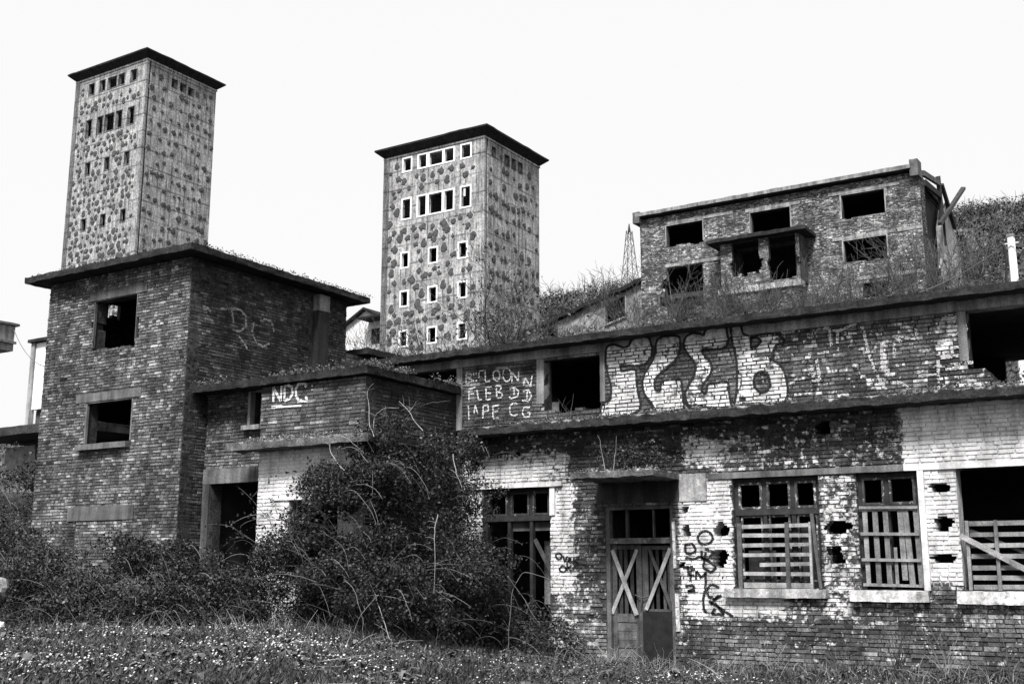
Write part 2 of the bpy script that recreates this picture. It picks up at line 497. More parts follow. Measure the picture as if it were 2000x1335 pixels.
def room(parent, x0, x1, y0, y1, z0, z1, back=None, left=None, right=None, mat='dark', ceil=True, thick=0.12):
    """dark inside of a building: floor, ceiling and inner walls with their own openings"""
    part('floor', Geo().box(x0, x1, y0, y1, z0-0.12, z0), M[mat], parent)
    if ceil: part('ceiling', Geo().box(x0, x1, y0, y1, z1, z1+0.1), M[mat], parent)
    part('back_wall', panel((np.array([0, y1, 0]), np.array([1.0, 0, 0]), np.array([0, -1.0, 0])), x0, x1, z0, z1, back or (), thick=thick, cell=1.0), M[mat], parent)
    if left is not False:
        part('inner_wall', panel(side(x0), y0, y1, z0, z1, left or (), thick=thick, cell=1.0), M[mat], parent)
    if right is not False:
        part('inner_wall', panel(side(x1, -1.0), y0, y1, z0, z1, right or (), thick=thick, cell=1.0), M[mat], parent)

def surround(s0, s1, z0, z1, w, frame, d0, d1, tone=1.0, paint=0.0, bottom=True):
    g = Geo()
    def bar(a, b, c, d):
        P = S2W(frame, np.array([a, b, a, b, a, b, a, b]), np.array([d0, d0, d1, d1, d0, d0, d1, d1]), np.array([c, c, c, c, d, d, d, d]))
        P = P+rng.uniform(-0.003, 0.003, P.shape)
        g.add(P[[[0, 1, 5, 4], [2, 3, 7, 6], [0, 2, 6, 4], [1, 3, 7, 5], [0, 1, 3, 2], [4, 5, 7, 6]]], tone, paint)
    bar(s0-w, s0, z0-(w if bottom else 0), z1+w); bar(s1, s1+w, z0-(w if bottom else 0), z1+w)
    bar(s0, s1, z1, z1+w)
    if bottom: bar(s0, s1, z0-w, z0)
    return g

def ragged_bottom(s0, s1, z0, z1, amp, step=0.14):
    """an opening whose sill has been broken away in brick steps"""
    out = []
    s = s0
    k = rng.uniform(0, 1)
    while s < s1-0.01:
        e = min(s+rng.uniform(step*0.7, step*1.6), s1)
        k = min(1, max(0, k+rng.uniform(-0.5, 0.5)))
        out.append((s, e, z0-amp*k, z1)); s = e
    return out

# ------------------------------------------------------------------ ground
HX = [-400, -260, -150, -120, -105, -92, -80, -72, -62, -50, -40, -33, -28, -24, -20, -14, 0, 100, 300]
HZ = [16, 18, 20, 18, 16.5, 17, 21, 27, 32, 32, 30.5, 32, 39, 43.5, 42.3, 40, 37, 34, 33]
def terrain(x, y):
    x = np.asarray(x, float); y = np.asarray(y, float)
    w = x+0.5*y
    near = 0.65*(1-sstep(-6.5, 0.0, w))
    near = near*(1-sstep(20, 26, y))
    bank = 2.9*(1-sstep(-26.0, -22.2, x))*sstep(7, 14, y)*(1-sstep(26, 36, y))
    rise = 0.4*np.maximum(0, y-25)
    crest = np.interp(x, HX, HZ)
    k = 3.0
    h = -k*np.log(np.exp(-np.minimum(rise, 200)/k)+np.exp(-crest/k)+1e-30)
    far = sstep(30, 80, y)
    h = np.where(y > 25, h, 0)
    P = np.stack([x, y, np.zeros_like(x)], -1)
    bump = (fbm(P*0.6, 2, 3)-0.5)*0.22*sstep(4, 8, np.hypot(x, y))*(1-far)+(fbm(P*0.09, 4, 4)-0.5)*2.0*far
    return near+np.maximum(bank, 0)+h+bump

def axis(fine0, fine1, step, lo, hi, ratio=1.12):
    v = list(np.arange(fine0, fine1, step))
    st = step; x = fine1
    while x < hi: v.append(x); st *= ratio; x += st
    v.append(hi); st = step; x = fine0-step
    while x > lo: v.insert(0, x); st *= ratio; x -= st
    v.insert(0, lo)
    return np.array(v)
gx, gy = axis(-26, 2, 0.3, -600, 500), axis(3, 20, 0.3, -200, 700)
GX, GY = np.meshgrid(gx, gy, indexing='ij')
GP = np.stack([GX, GY, terrain(GX, GY)], -1)
me = bpy.data.meshes.new('ground')
nx_, ny_ = GX.shape
idx = np.arange(nx_*ny_).reshape(nx_, ny_)
fq = np.stack([idx[:-1, :-1], idx[1:, :-1], idx[1:, 1:], idx[:-1, 1:]], -1).reshape(-1, 4)
me.from_pydata(GP.reshape(-1, 3).tolist(), [], fq.tolist())
at = me.attributes.new('tone', 'FLOAT', 'POINT'); at.data.foreach_set('value', np.ones(nx_*ny_, np.float32))
me.materials.append(M['ground'])
me.polygons.foreach_set('use_smooth', np.ones(len(fq), bool))
go = bpy.data.objects.new('ground', me)
link(go); go['kind'] = 'structure'
PIECE= [[(-10.06, 5.82), (-10.03, 5.88), (-9.94, 5.91), (-9.82, 5.88), (-9.7, 5.82), (-9.58, 5.83), (-9.53, 5.91), (-9.48, 5.97), (-9.36, 5.99), (-9.22, 5.98), (-9.14, 5.95), (-9.12, 5.87), (-9.08, 5.75), (-9.1, 5.64), (-9.14, 5.54), (-9.23, 5.47), (-9.37, 5.44), (-9.54, 5.46), (-9.75, 5.49), (-9.76, 5.45), (-9.74, 5.37), (-9.69, 5.37), (-9.5, 5.39), (-9.43, 5.36), (-9.43, 5.24), (-9.42, 5.03), (-9.39, 4.87), (-9.34, 4.72), (-9.36, 4.61), (-9.44, 4.57), (-9.53, 4.54), (-9.56, 4.51), (-9.87, 4.5), (-10.19, 4.53), (-10.2, 4.66), (-10.16, 4.77), (-10.05, 4.82), (-9.98, 4.87), (-9.96, 5.01), (-9.97, 5.14), (-10.03, 5.34), (-10.08, 5.56), (-10.07, 5.69)], [(-9.01, 5.82), (-8.96, 5.91), (-8.85, 5.95), (-8.66, 5.94), (-8.54, 5.91), (-8.51, 5.84), (-8.52, 5.69), (-8.56, 5.54), (-8.68, 5.43), (-8.82, 5.34), (-8.94, 5.25), (-9.02, 5.18), (-9.06, 5.08), (-9.05, 4.97), (-8.99, 4.92), (-8.94, 4.93), (-8.93, 5.05), (-8.87, 5.11), (-8.69, 5.12), (-8.55, 5.13), (-8.51, 5.07), (-8.5, 4.91), (-8.49, 4.74), (-8.47, 4.61), (-8.49, 4.51), (-8.66, 4.53), (-8.82, 4.52), (-9.03, 4.54), (-9.09, 4.64), (-9.16, 4.75), (-9.25, 4.86), (-9.29, 4.97), (-9.31, 5.12), (-9.26, 5.27), (-9.16, 5.41), (-9.07, 5.53), (-9.02, 5.68)], [(-8.44, 5.82), (-8.37, 5.91), (-8.26, 5.94), (-8.12, 5.92), (-8.05, 5.87), (-8.01, 5.97), (-7.94, 6.02), (-7.81, 6.02), (-7.66, 6.02), (-7.6, 5.96), (-7.59, 5.86), (-7.57, 5.74), (-7.6, 5.63), (-7.72, 5.59), (-7.87, 5.6), (-8.02, 5.62), (-8.09, 5.61), (-8.08, 5.55), (-8.01, 5.47), (-7.92, 5.36), (-7.9, 5.25), (-7.95, 5.13), (-8.04, 5.03), (-8.11, 4.94), (-8.12, 4.85), (-8.06, 4.79), (-8.02, 4.85), (-8.01, 4.95), (-7.96, 4.99), (-7.81, 4.97), (-7.74, 5.0), (-7.63, 4.99), (-7.59, 4.91), (-7.6, 4.77), (-7.57, 4.62), (-7.56, 4.52), (-7.76, 4.52), (-8.04, 4.55), (-8.17, 4.57), (-8.26, 4.62), (-8.32, 4.57), (-8.4, 4.63), (-8.44, 4.73), (-8.44, 4.86), (-8.36, 5.0), (-8.26, 5.16), (-8.22, 5.3), (-8.25, 5.41), (-8.34, 5.52), (-8.42, 5.64), (-8.45, 5.72)], [(-7.52, 5.96), (-7.49, 6.01), (-7.36, 6.0), (-7.32, 5.96), (-7.3, 5.83), (-7.14, 5.74), (-6.97, 5.77), (-6.8, 5.77), (-6.64, 5.73), (-6.54, 5.64), (-6.54, 5.58), (-6.68, 5.56), (-6.75, 5.44), (-6.73, 5.36), (-6.82, 5.31), (-6.74, 5.28), (-6.64, 5.21), (-6.56, 5.08), (-6.53, 4.94), (-6.51, 4.78), (-6.52, 4.64), (-6.59, 4.51), (-6.98, 4.51), (-7.0, 4.54), (-7.29, 4.55), (-7.48, 4.52), (-7.5, 4.58), (-7.46, 4.74), (-7.44, 4.9), (-7.43, 5.14), (-7.43, 5.35), (-7.47, 5.56), (-7.51, 5.77)]]
PIECE_HOLES= [[(-7.15, 5.72), (-7.03, 5.73), (-6.95, 5.65), (-7.04, 5.56), (-7.15, 5.53)], [(-7.06, 5.09), (-6.95, 5.11), (-6.86, 5.05), (-6.83, 4.93), (-6.82, 4.83), (-6.91, 4.74), (-7.01, 4.73), (-7.09, 4.81), (-7.13, 4.93), (-7.11, 5.03)], [(-7.19, 5.41), (-7.08, 5.46), (-6.73, 5.42), (-6.75, 5.37), (-6.98, 5.37)]]
TEXT_ROWS= [[(-13.32, 5.66), (-13.32, 5.45)], [(-13.32, 5.66), (-13.2, 5.64), (-13.19, 5.58), (-13.31, 5.57), (-13.18, 5.51), (-13.19, 5.45), (-13.32, 5.44)], [(-13.14, 5.66), (-13.13, 5.59)], [(-13.07, 5.66), (-13.07, 5.58)], [(-13.14, 5.5), (-13.14, 5.46)], [(-13.07, 5.49), (-13.06, 5.46)], [(-13.0, 5.53), (-13.0, 5.66), (-12.89, 5.67)], [(-12.85, 5.68), (-12.84, 5.44), (-12.72, 5.44)], [(-12.49, 5.53), (-12.5, 5.49), (-12.52, 5.45), (-12.55, 5.43), (-12.59, 5.44), (-12.62, 5.46), (-12.65, 5.5), (-12.66, 5.55), (-12.65, 5.59), (-12.63, 5.63), (-12.59, 5.65), (-12.55, 5.64), (-12.52, 5.62), (-12.5, 5.58), (-12.49, 5.53)], [(-12.22, 5.52), (-12.23, 5.46), (-12.26, 5.42), (-12.3, 5.4), (-12.34, 5.4), (-12.38, 5.43), (-12.41, 5.48), (-12.42, 5.54), (-12.41, 5.6), (-12.39, 5.64), (-12.35, 5.67), (-12.3, 5.66), (-12.26, 5.63), (-12.23, 5.58), (-12.22, 5.52)], [(-12.2, 5.35), (-12.2, 5.58), (-12.05, 5.38), (-12.04, 5.58)], [(-11.92, 5.28), (-11.9, 5.45), (-11.76, 5.24), (-11.73, 5.46)], [(-13.25, 5.08), (-13.24, 5.32), (-13.09, 5.34)], [(-13.24, 5.22), (-13.12, 5.22)], [(-13.05, 5.28), (-13.01, 5.08), (-12.92, 5.08)], [(-12.69, 5.31), (-12.83, 5.31), (-12.82, 5.06), (-12.7, 5.07)], [(-12.82, 5.2), (-12.71, 5.19)], [(-12.56, 5.07), (-12.58, 5.33), (-12.47, 5.32), (-12.46, 5.25), (-12.56, 5.21), (-12.44, 5.16), (-12.43, 5.09), (-12.56, 5.07)], [(-12.25, 5.23), (-12.13, 5.26), (-12.04, 5.17), (-12.07, 5.07), (-12.23, 5.04), (-12.27, 5.1)], [(-12.15, 5.23), (-12.15, 5.09)], [(-11.94, 5.16), (-11.81, 5.18), (-11.74, 5.06), (-11.81, 4.95), (-11.96, 4.98)], [(-11.84, 5.16), (-11.85, 4.99)], [(-13.26, 4.97), (-13.24, 4.69)], [(-13.12, 4.8), (-13.09, 4.97), (-13.03, 4.79)], [(-12.9, 4.69), (-12.89, 4.95), (-12.78, 4.95), (-12.76, 4.84), (-12.88, 4.81)], [(-12.5, 4.93), (-12.66, 4.92), (-12.65, 4.67), (-12.51, 4.67)], [(-12.66, 4.81), (-12.53, 4.81)], [(-12.07, 4.92), (-12.17, 4.95), (-12.25, 4.88), (-12.25, 4.74), (-12.17, 4.68), (-12.07, 4.71)], [(-11.78, 4.83), (-11.91, 4.84), (-11.96, 4.74), (-11.91, 4.64), (-11.79, 4.65), (-11.78, 4.73), (-11.86, 4.74)]]
TEXT_NDC= [[(-15.87, 4.89), (-15.89, 5.18), (-15.68, 4.89), (-15.67, 5.19)], [(-15.59, 5.19), (-15.58, 4.89), (-15.44, 4.92), (-15.37, 5.01), (-15.4, 5.14), (-15.51, 5.19), (-15.59, 5.19)], [(-15.03, 5.11), (-15.07, 5.19), (-15.22, 5.2), (-15.3, 5.1), (-15.28, 4.95), (-15.2, 4.86), (-14.99, 4.84), (-15.03, 4.93)], [(-15.92, 4.79), (-15.13, 4.77)], [(-14.87, 5.14), (-14.87, 5.0)]]
TEXT_RO= [[(16.91, 7.14), (17.27, 7.21), (17.49, 7.24), (17.66, 7.12), (17.69, 6.91), (17.52, 6.76), (17.3, 6.74)], [(17.24, 7.21), (17.31, 6.91)], [(17.49, 6.64), (17.63, 6.53), (17.75, 6.41)], [(17.92, 7.03), (17.87, 6.81), (18.0, 6.59), (18.24, 6.53), (18.42, 6.64)], [(18.2, 7.16), (18.44, 7.16), (18.54, 7.0), (18.53, 6.93)], [(16.42, 7.11), (16.55, 7.1), (16.66, 7.02)]]
TAG_A= [[(-11.08, 1.93), (-11.08, 1.9), (-11.1, 1.88), (-11.13, 1.87), (-11.16, 1.87), (-11.19, 1.89), (-11.2, 1.9), (-11.21, 1.93), (-11.2, 1.95), (-11.19, 1.97), (-11.16, 1.98), (-11.13, 1.98), (-11.1, 1.97), (-11.08, 1.95), (-11.08, 1.93)], [(-11.05, 1.93), (-11.01, 1.82), (-10.95, 1.93)], [(-10.93, 1.82), (-10.87, 1.87), (-10.92, 1.9), (-10.93, 1.82), (-10.86, 1.8)], [(-10.81, 1.9), (-10.83, 1.78)], [(-10.69, 1.91), (-10.81, 1.82), (-10.67, 1.78)], [(-10.98, 1.68), (-10.99, 1.66), (-11.01, 1.64), (-11.04, 1.63), (-11.07, 1.63), (-11.1, 1.64), (-11.12, 1.66), (-11.13, 1.68), (-11.12, 1.71), (-11.1, 1.72), (-11.07, 1.74), (-11.04, 1.74), (-11.01, 1.72), (-10.99, 1.7), (-10.98, 1.68)], [(-10.96, 1.87), (-10.96, 1.64)], [(-10.86, 1.74), (-10.94, 1.71), (-10.87, 1.64)], [(-10.74, 1.81), (-10.84, 1.68)]]
TAG_B= [[(-8.0, 2.22), (-8.01, 2.17), (-8.06, 2.13), (-8.11, 2.11), (-8.18, 2.11), (-8.24, 2.13), (-8.27, 2.17), (-8.29, 2.22), (-8.27, 2.27), (-8.23, 2.31), (-8.17, 2.34), (-8.11, 2.34), (-8.05, 2.31), (-8.01, 2.27), (-8.0, 2.22)], [(-8.53, 1.97), (-8.53, 2.11), (-8.38, 2.12), (-8.32, 2.0), (-8.42, 1.94), (-8.53, 1.97)], [(-8.54, 1.88), (-8.36, 1.85), (-8.26, 1.9), (-8.1, 1.82)], [(-8.22, 2.0), (-8.21, 1.85)], [(-8.16, 2.03), (-7.97, 1.97), (-8.13, 1.85), (-7.95, 1.71), (-8.05, 1.62), (-8.2, 1.71), (-8.14, 1.97)], [(-8.59, 1.71), (-8.39, 1.72)], [(-8.49, 1.72), (-8.48, 1.55)], [(-8.45, 1.46), (-8.44, 1.66), (-8.35, 1.68)], [(-8.45, 1.56), (-8.37, 1.57)], [(-8.34, 1.5), (-8.33, 1.65), (-8.24, 1.53), (-8.14, 1.62)], [(-8.55, 1.38), (-8.4, 1.4), (-8.37, 1.34), (-8.51, 1.29), (-8.36, 1.3)], [(-8.16, 1.62), (-8.16, 1.41), (-8.22, 1.15), (-8.21, 0.98), (-8.15, 0.92)], [(-7.91, 1.36), (-8.05, 1.42), (-8.14, 1.33), (-8.12, 1.21), (-8.0, 1.16), (-7.87, 1.23)], [(-7.92, 1.24), (-8.08, 1.07)], [(-8.11, 1.13), (-7.88, 1.0), (-7.67, 0.87)], [(-8.0, 1.01), (-8.07, 0.91), (-7.84, 0.91), (-8.0, 1.1)], [(-7.91, 1.57), (-7.9, 1.56)], [(-7.85, 1.54), (-7.83, 1.53)], [(-8.65, 1.54), (-8.63, 1.53)], [(-8.59, 1.54), (-8.57, 1.53)]]
FADED= [[(-5.83, 5.76), (-5.73, 5.74), (-5.73, 5.6), (-5.68, 5.26)], [(-5.61, 5.33), (-5.59, 5.67), (-5.48, 5.71), (-5.33, 5.75), (-5.21, 5.76), (-5.15, 5.67), (-5.13, 5.52), (-5.09, 5.26), (-5.0, 4.94), (-4.87, 4.63)], [(-6.08, 5.14), (-6.05, 4.92)], [(-5.98, 5.23), (-5.94, 4.85), (-6.08, 4.87)], [(-4.86, 5.39), (-4.88, 4.97), (-4.69, 4.8), (-4.45, 4.57)], [(-4.65, 5.37), (-4.67, 5.12)], [(-4.66, 5.52), (-4.53, 5.36)], [(-4.36, 5.59), (-4.28, 5.54), (-4.29, 5.41), (-4.65, 5.48)], [(-4.12, 5.46), (-3.98, 5.47), (-3.84, 5.71), (-3.61, 5.73)], [(-3.73, 5.4), (-3.52, 5.44), (-3.5, 5.47), (-3.54, 5.64)], [(-3.93, 5.33), (-3.76, 5.33), (-3.74, 5.05), (-3.95, 5.05)], [(-3.97, 5.11), (-4.0, 4.55)], [(-3.75, 4.92), (-3.44, 4.93)], [(-4.29, 4.67), (-4.24, 4.8), (-3.99, 4.79)]]
FADED_PATCH= [[(-6.14, 5.73), (-6.07, 5.78), (-5.95, 5.75), (-5.91, 5.7), (-5.96, 5.61), (-6.06, 5.58), (-6.13, 5.63)], [(-4.89, 5.39), (-4.8, 5.4), (-4.81, 5.0), (-4.65, 4.82), (-4.78, 4.81), (-4.92, 4.97)], [(-3.96, 5.67), (-3.61, 5.73), (-3.52, 5.45), (-3.98, 5.45)], [(-4.02, 5.34), (-3.76, 5.33), (-3.74, 5.05), (-3.95, 5.05)], [(-3.99, 4.76), (-3.5, 4.77), (-3.44, 4.69), (-4.0, 4.65)], [(-5.15, 4.8), (-4.85, 4.82), (-4.83, 4.62), (-5.13, 4.63)]]
# ------------------------------------------------------------------ LEFT HOUSE: two-storey brick house with flat eaves
XL0, XL1, YL0, YL1 = -22.75, -18.09, 16.06, 21.03
house = thing('brick_house', 'tall dark brick house with overhanging roof slab and two square holes one above the other', 'house', ((XL0+XL1)/2, YL0, 0.4))
fr = front(YL0); sr = side(XL1)
W1 = (-21.12, -19.71, 6.42, 7.52); W2 = (-21.17, -19.64, 4.33, 5.25)
lint = [(-21.28, -19.42, 7.52, 7.73), (-21.5, -19.39, 5.25, 5.44), (-21.5, -19.4, 2.69, 2.99)]
sillr = (-21.27, -19.63, 4.19, 4.33)
ragged1 = ragged_bottom(-21.12, -19.71, 6.42, 7.52, 0.10)+[(-19.75, -19.62, 6.55, 7.0), (-21.2, -21.1, 6.9, 7.05)]
holes_f = ragged1+[W2]
bx_f = holes_f+lint+[sillr, (-22.25, -22.1, 6.75, 6.9), (-20.05, -19.93, 3.05, 3.2), (-21.25, -19.75, 0, 2.69)]
bf = bricks(fr, XL0, XL1, 0.0, 8.1, 0.066, bx_f, tones=(0.15, 0.10), light=0.3, head=0.97)
bfill = bricks((fr[0]+np.array([0, 0.004, 0]), fr[1], fr[2]), -21.22, -19.78, 0.3, 2.69, 0.066, (), tones=(0.26, 0.12), light=0.3, head=0.6)
lowd = (17.9, 18.35, 7.75, 8.05)
def lh_gone(s, z): return 0.05*sstep(7.0, 7.9, z)*((s > 17.8) & (s < 20)).astype(float)+0.012
bs_ = bricks(sr, YL0+0.02, YL1, 3.0, 8.1, 0.066, [lowd, (19.72, 20.3, 6.2, 8.05)], tones=(0.07, 0.045), light=0.25, head=0.97, gone=lh_gone)  # side bricks, both heights: darker by nature, with shade put into the tones
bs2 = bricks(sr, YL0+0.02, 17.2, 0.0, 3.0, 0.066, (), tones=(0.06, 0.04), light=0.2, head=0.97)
part('front_wall', panel(fr, XL0, XL1, -0.2, 8.1, holes_f, 0.32, d0=-0.011, cell=0.8, tone=0.06), M['mortar'], house)
part('side_wall', panel(sr, YL0+0.31, YL1, -0.2, 8.1, (), 0.32, d0=-0.012, cell=0.8, tone=0.05), M['mortar'], house)
part('side_wall', panel(side(XL0, -1.0), YL0+0.31, YL1, -0.2, 8.1, [(17.5, 18.6, 4.6, 5.12), (17.6, 17.72, 7.62, 7.95), (17.72, 17.95, 7.7, 7.98), (17.86, 17.95, 7.6, 7.7)], 0.12, cell=0.8, tone=0.07), M['mortar'], house)
part('back_wall', panel((np.array([0, YL1, 0]), np.array([1.0, 0, 0]), np.array([0, 1.0, 0])), XL0+0.01, XL1-0.33, -0.2, 8.09, (), 0.3, cell=0.8, tone=0.07), M['mortar'], house)
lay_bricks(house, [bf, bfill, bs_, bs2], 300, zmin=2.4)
for a in lint:
    part('lintel', Geo().slab(a[0], a[1], YL0-0.02, YL0+0.25, a[2], a[3], 0.2, 0.008, tone=0.46), M['concrete'], house)
g = Geo().slab(sillr[0], sillr[1], YL0-0.14, YL0+0.25, sillr[2], sillr[3]-0.02, 0.12, 0.012, tone=0.55)
part('sill', g, M['concrete'], house)
part('window_frame', surround(-21.1, -19.73, 6.46, 7.5, 0.025, fr, 0.0, -0.06, tone=0.5, bottom=False), M['concrete'], house)
part('window_frame', surround(-21.13, -19.68, 4.34, 5.22, 0.04, fr, 0.0, -0.06, tone=0.55, bottom=False), M['concrete'], house)
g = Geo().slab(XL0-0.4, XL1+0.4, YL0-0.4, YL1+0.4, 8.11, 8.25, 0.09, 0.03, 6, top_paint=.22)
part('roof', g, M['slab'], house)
part('floor', Geo().box(XL0+.31, XL1-.34, YL0+.31, YL1-.31, 5.75, 5.9), M['dark'], house)
part('floor', Geo().box(XL0+.31, XL1-.34, YL0+.31, YL1-.31, 3.5, 3.65), M['dark'], house)
# square flue on the side wall
part('flue', Geo().slab(XL1-0.02, XL1+0.18, 19.84, 20.19, 5.2, 7.66, 0.12, 0.014, tone=0.13), M['concrete'], house)
part('flue_top', Geo().slab(XL1-0.02, XL1+0.19, 19.83, 20.2, 7.662, 8.05, 0.07, 0.025, tone=0.8), M['concrete'], house)
# lettering, mostly weathered away
part('graffiti', strokes(TEXT_RO, sr, 0.05, 0.42, course=0.066, drop=0.3, fade=0.27), M['ink'], house, kind='stuff')
# rear wing, seen above the low roofs
part('rear_wall', panel(side(XL1), YL1+0.01, 27.0, 0, 6.85, (), 0.3, cell=0.8, tone=0.10), M['mortar'], house)
wb = bricks(side(XL1, 1.0), YL1+0.01, 26.9, 5.5, 6.83, 0.066, (), tones=(0.14, 0.08), light=0.25, head=0.75)
part('wing_brickwork', (wb.Q.reshape(-1, 4, 3)+np.array([0.012, 0, 0]), wb.T.reshape(-1, 4), wb.P.reshape(-1, 4)), M['brick'], house, kind='stuff')
part('wing_roof', Geo().slab(-22.5, XL1+0.35, YL1+0.42, 27.2, 6.87, 7.02, 0.15, 0.03), M['slab'], house)

# ------------------------------------------------------------------ ANNEX: projecting block with the NDC wall, and the recessed bay beside it
XA0, XA1, YA, YC = -16.2, -13.56, 16.36, 16.71
annex = thing('brick_annex', 'low brick annex with whitewashed ground floor and three painted capitals under its roof', 'annex', ((XA0+XA1)/2, YA, 0.3))
fa = front(YA); sa_ = side(XA1); fc = front(YC)
WN = (-15.37, -14.15, 1.6, 2.97)
pz_n = zones(0.0, [(-17, -13, -1, 3.93, 1.05, 0.02)])
b1 = bricks(fa, XA0, XA1, 0.0, 3.92, 0.07, [WN, (-15.75, -13.9, 2.97, 3.04)], tones=(0.12, 0.05), paint_fn=pz_n, paint_jit=0.05, proud=0.003)
b2 = bricks(fa, XA0, XA1, 4.1, 5.2, 0.07, (), tones=(0.13, 0.06), light=0.12, head=.6)
b3 = bricks(sa_, YA+0.02, 19.3, 4.1, 5.2, 0.07, (), tones=(0.055, 0.03), light=0.10)  # annex side, upper and lower: its shade is put into darker brick tones
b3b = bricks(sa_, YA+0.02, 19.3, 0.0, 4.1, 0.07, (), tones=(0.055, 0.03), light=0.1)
WC = (-16.84, -16.54, 4.53, 5.22); DC = (-17.87, -16.42, -0.1, 3.39)
b4 = bricks(fc, XL1, XA0, 0.0, 5.2, 0.066, [WC, DC, (XL1, XA0, 3.39, 3.69), (-16.97, -16.5, 4.42, 4.53)], tones=(0.13, 0.06), light=0.25, head=0.95)
part('front_wall', panel(fa, XA0, XA1, -0.2, 5.2, [WN], 0.3, d0=-0.01, cell=0.4, tone=0.05, paint_fn=lambda s, z: pz_n(s, z)*0.9), M['mortar'], annex)
part('side_wall', panel(sa_, YA+0.29, 19.28, -0.2, 5.2, (), 0.3, d0=-0.012, cell=0.6, tone=0.045), M['mortar'], annex)
part('bay_wall', panel(fc, XL1+0.01, XA0, -0.2, 5.42, [WC, DC], 0.3, d0=-0.012, cell=0.5, tone=0.05), M['mortar'], annex)
part('side_wall', panel(side(XA0, -1.0), YA+0.29, YC+0.02, -0.2, 5.1, (), 0.1, cell=0.5, tone=0.06), M['mortar'], annex)
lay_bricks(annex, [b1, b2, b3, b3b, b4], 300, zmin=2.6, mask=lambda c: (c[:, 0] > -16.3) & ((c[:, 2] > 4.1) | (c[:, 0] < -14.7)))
part('lintel', Geo().slab(-15.75, -13.9, YA-0.03, YA+0.2, 2.965, 3.045, 0.2, 0.006, tone=1.0, paint=1.0), M['concrete'], annex)
part('beam', Geo().slab(XL1+.01, -16.2, YC-0.03, YC+0.2, 3.39, 3.69, 0.2, 0.008, tone=0.5), M['concrete'], annex)
part('beam', Geo().slab(XL1+.01, -16.48, YC-0.03, YC+0.2, 5.22, 5.42, 0.2, 0.008, tone=1.05), M['concrete'], annex)
part('window_frame', surround(WC[0], WC[1], WC[2], WC[3]-.01, 0.06, fc, 0.02, -0.12, tone=0.9, bottom=False), M['concrete'], annex)
part('sill', Geo().slab(-16.97, -16.48, YC-0.12, YC+0.1, 4.43, 4.52, 0.1, 0.01, tone=0.9), M['concrete'], annex)
part('door_pier', Geo().slab(-18.05, -17.87, YC-0.05, YC+0.1, 0.0, 3.38, 0.2, 0.012, tone=0.28), M['concrete'], annex)
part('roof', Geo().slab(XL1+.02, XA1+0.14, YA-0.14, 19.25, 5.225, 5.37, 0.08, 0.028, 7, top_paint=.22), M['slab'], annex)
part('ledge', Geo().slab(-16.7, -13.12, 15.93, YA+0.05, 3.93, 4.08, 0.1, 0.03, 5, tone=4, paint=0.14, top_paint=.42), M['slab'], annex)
part('ledge', Geo().slab(-13.56, -13.15, YA+0.06, 18.8, 3.95, 4.08, 0.12, 0.03, 5), M['slab'], annex)
wf = Geo()
for x in (WN[0]+.03, -14.97, -14.56, WN[1]-.03): wf.box(x-.025, x+.025, YA+.12, YA+.17, 1.6, 2.96, tone=.3)
for z in (2.93, 2.45, 1.63): wf.box(WN[0], WN[1], YA+.11, YA+.18, z-.03, z+.03, tone=.3)
part('window_frame', wf, M['wood'], annex)
part('graffiti', strokes(TEXT_NDC[:4], fa, 0.052, 0.9, z0=4.1, drop=0.03, joints=True)
     .add(strokes(TEXT_NDC[4:], fa, 0.05, 0.4, z0=4.1, drop=0.5).arrays()[0], 0.4), M['ink'], annex, kind='stuff')
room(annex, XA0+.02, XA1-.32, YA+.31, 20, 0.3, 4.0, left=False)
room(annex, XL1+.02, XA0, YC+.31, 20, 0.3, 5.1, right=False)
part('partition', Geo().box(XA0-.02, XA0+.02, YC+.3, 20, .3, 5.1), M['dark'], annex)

# ------------------------------------------------------------------ LONG BUILDING with the ledge, the door and the boarded windows
YF = 19.3; XF0, XF1 = -16.5, 1.2
hall = thing('brick_workshop', 'long brick workshop with peeling whitewash below and huge white bubble letters along its upper wall', 'workshop', (-7.5, YF, 0))
ff = front(YF)
W_A = (-12.9, -11.33, 0.7, 3.25); W_1 = (-7.6, -6.07, 1.36, 3.24); W_2 = (-5.43, -4.43, 1.35, 3.24); W_3 = (-3.84, -1.6, 1.36, 3.24)
DOOR = (-10.14, -8.77, -0.1, 2.83)
sockets = []
for cx, cz_, w, h in [(-8.49, 2.36, .2, .2), (-7.84, 2.36, .22, .24), (-7.88, 1.85, .26, .3), (-8.54, 2.72, .17, .1), (-5.76, 2.35, .34, .2), (-5.83, 1.9, .34, .25),
                     (-4.1, 2.95, .24, .16), (-4.12, 2.38, .3, .2), (-4.14, 1.84, .3, .13), (-13.1, 3.75, .16, .12), (-12.1, 3.9, .14, .1), (-5.9, 4.02, .3, .22), (-8.6, 1.75, .15, .08)]:
    k0 = math.floor((cz_-h/2+.05)/.035); k1 = math.ceil((cz_+h/2+.05)/.035)
    l_, r_ = 1.0, 1.0
    for q in range(k0, k1):
        a = q*.035-.05; f_ = math.sqrt(max(.08, 1-((a+.0175-cz_)/(h/2+.03))**2))
        l_ = min(1.5, max(.5, l_+rng.uniform(-.4, .4))); r_ = min(1.5, max(.5, r_+rng.uniform(-.4, .4)))
        sockets.append((cx-w/2*f_*l_, cx+w/2*f_*r_, a, a+.035))
blockz = (-10.32, -8.09, 2.87, 3.37)
LZ0, LZ1 = 4.29, 4.47          # ledge
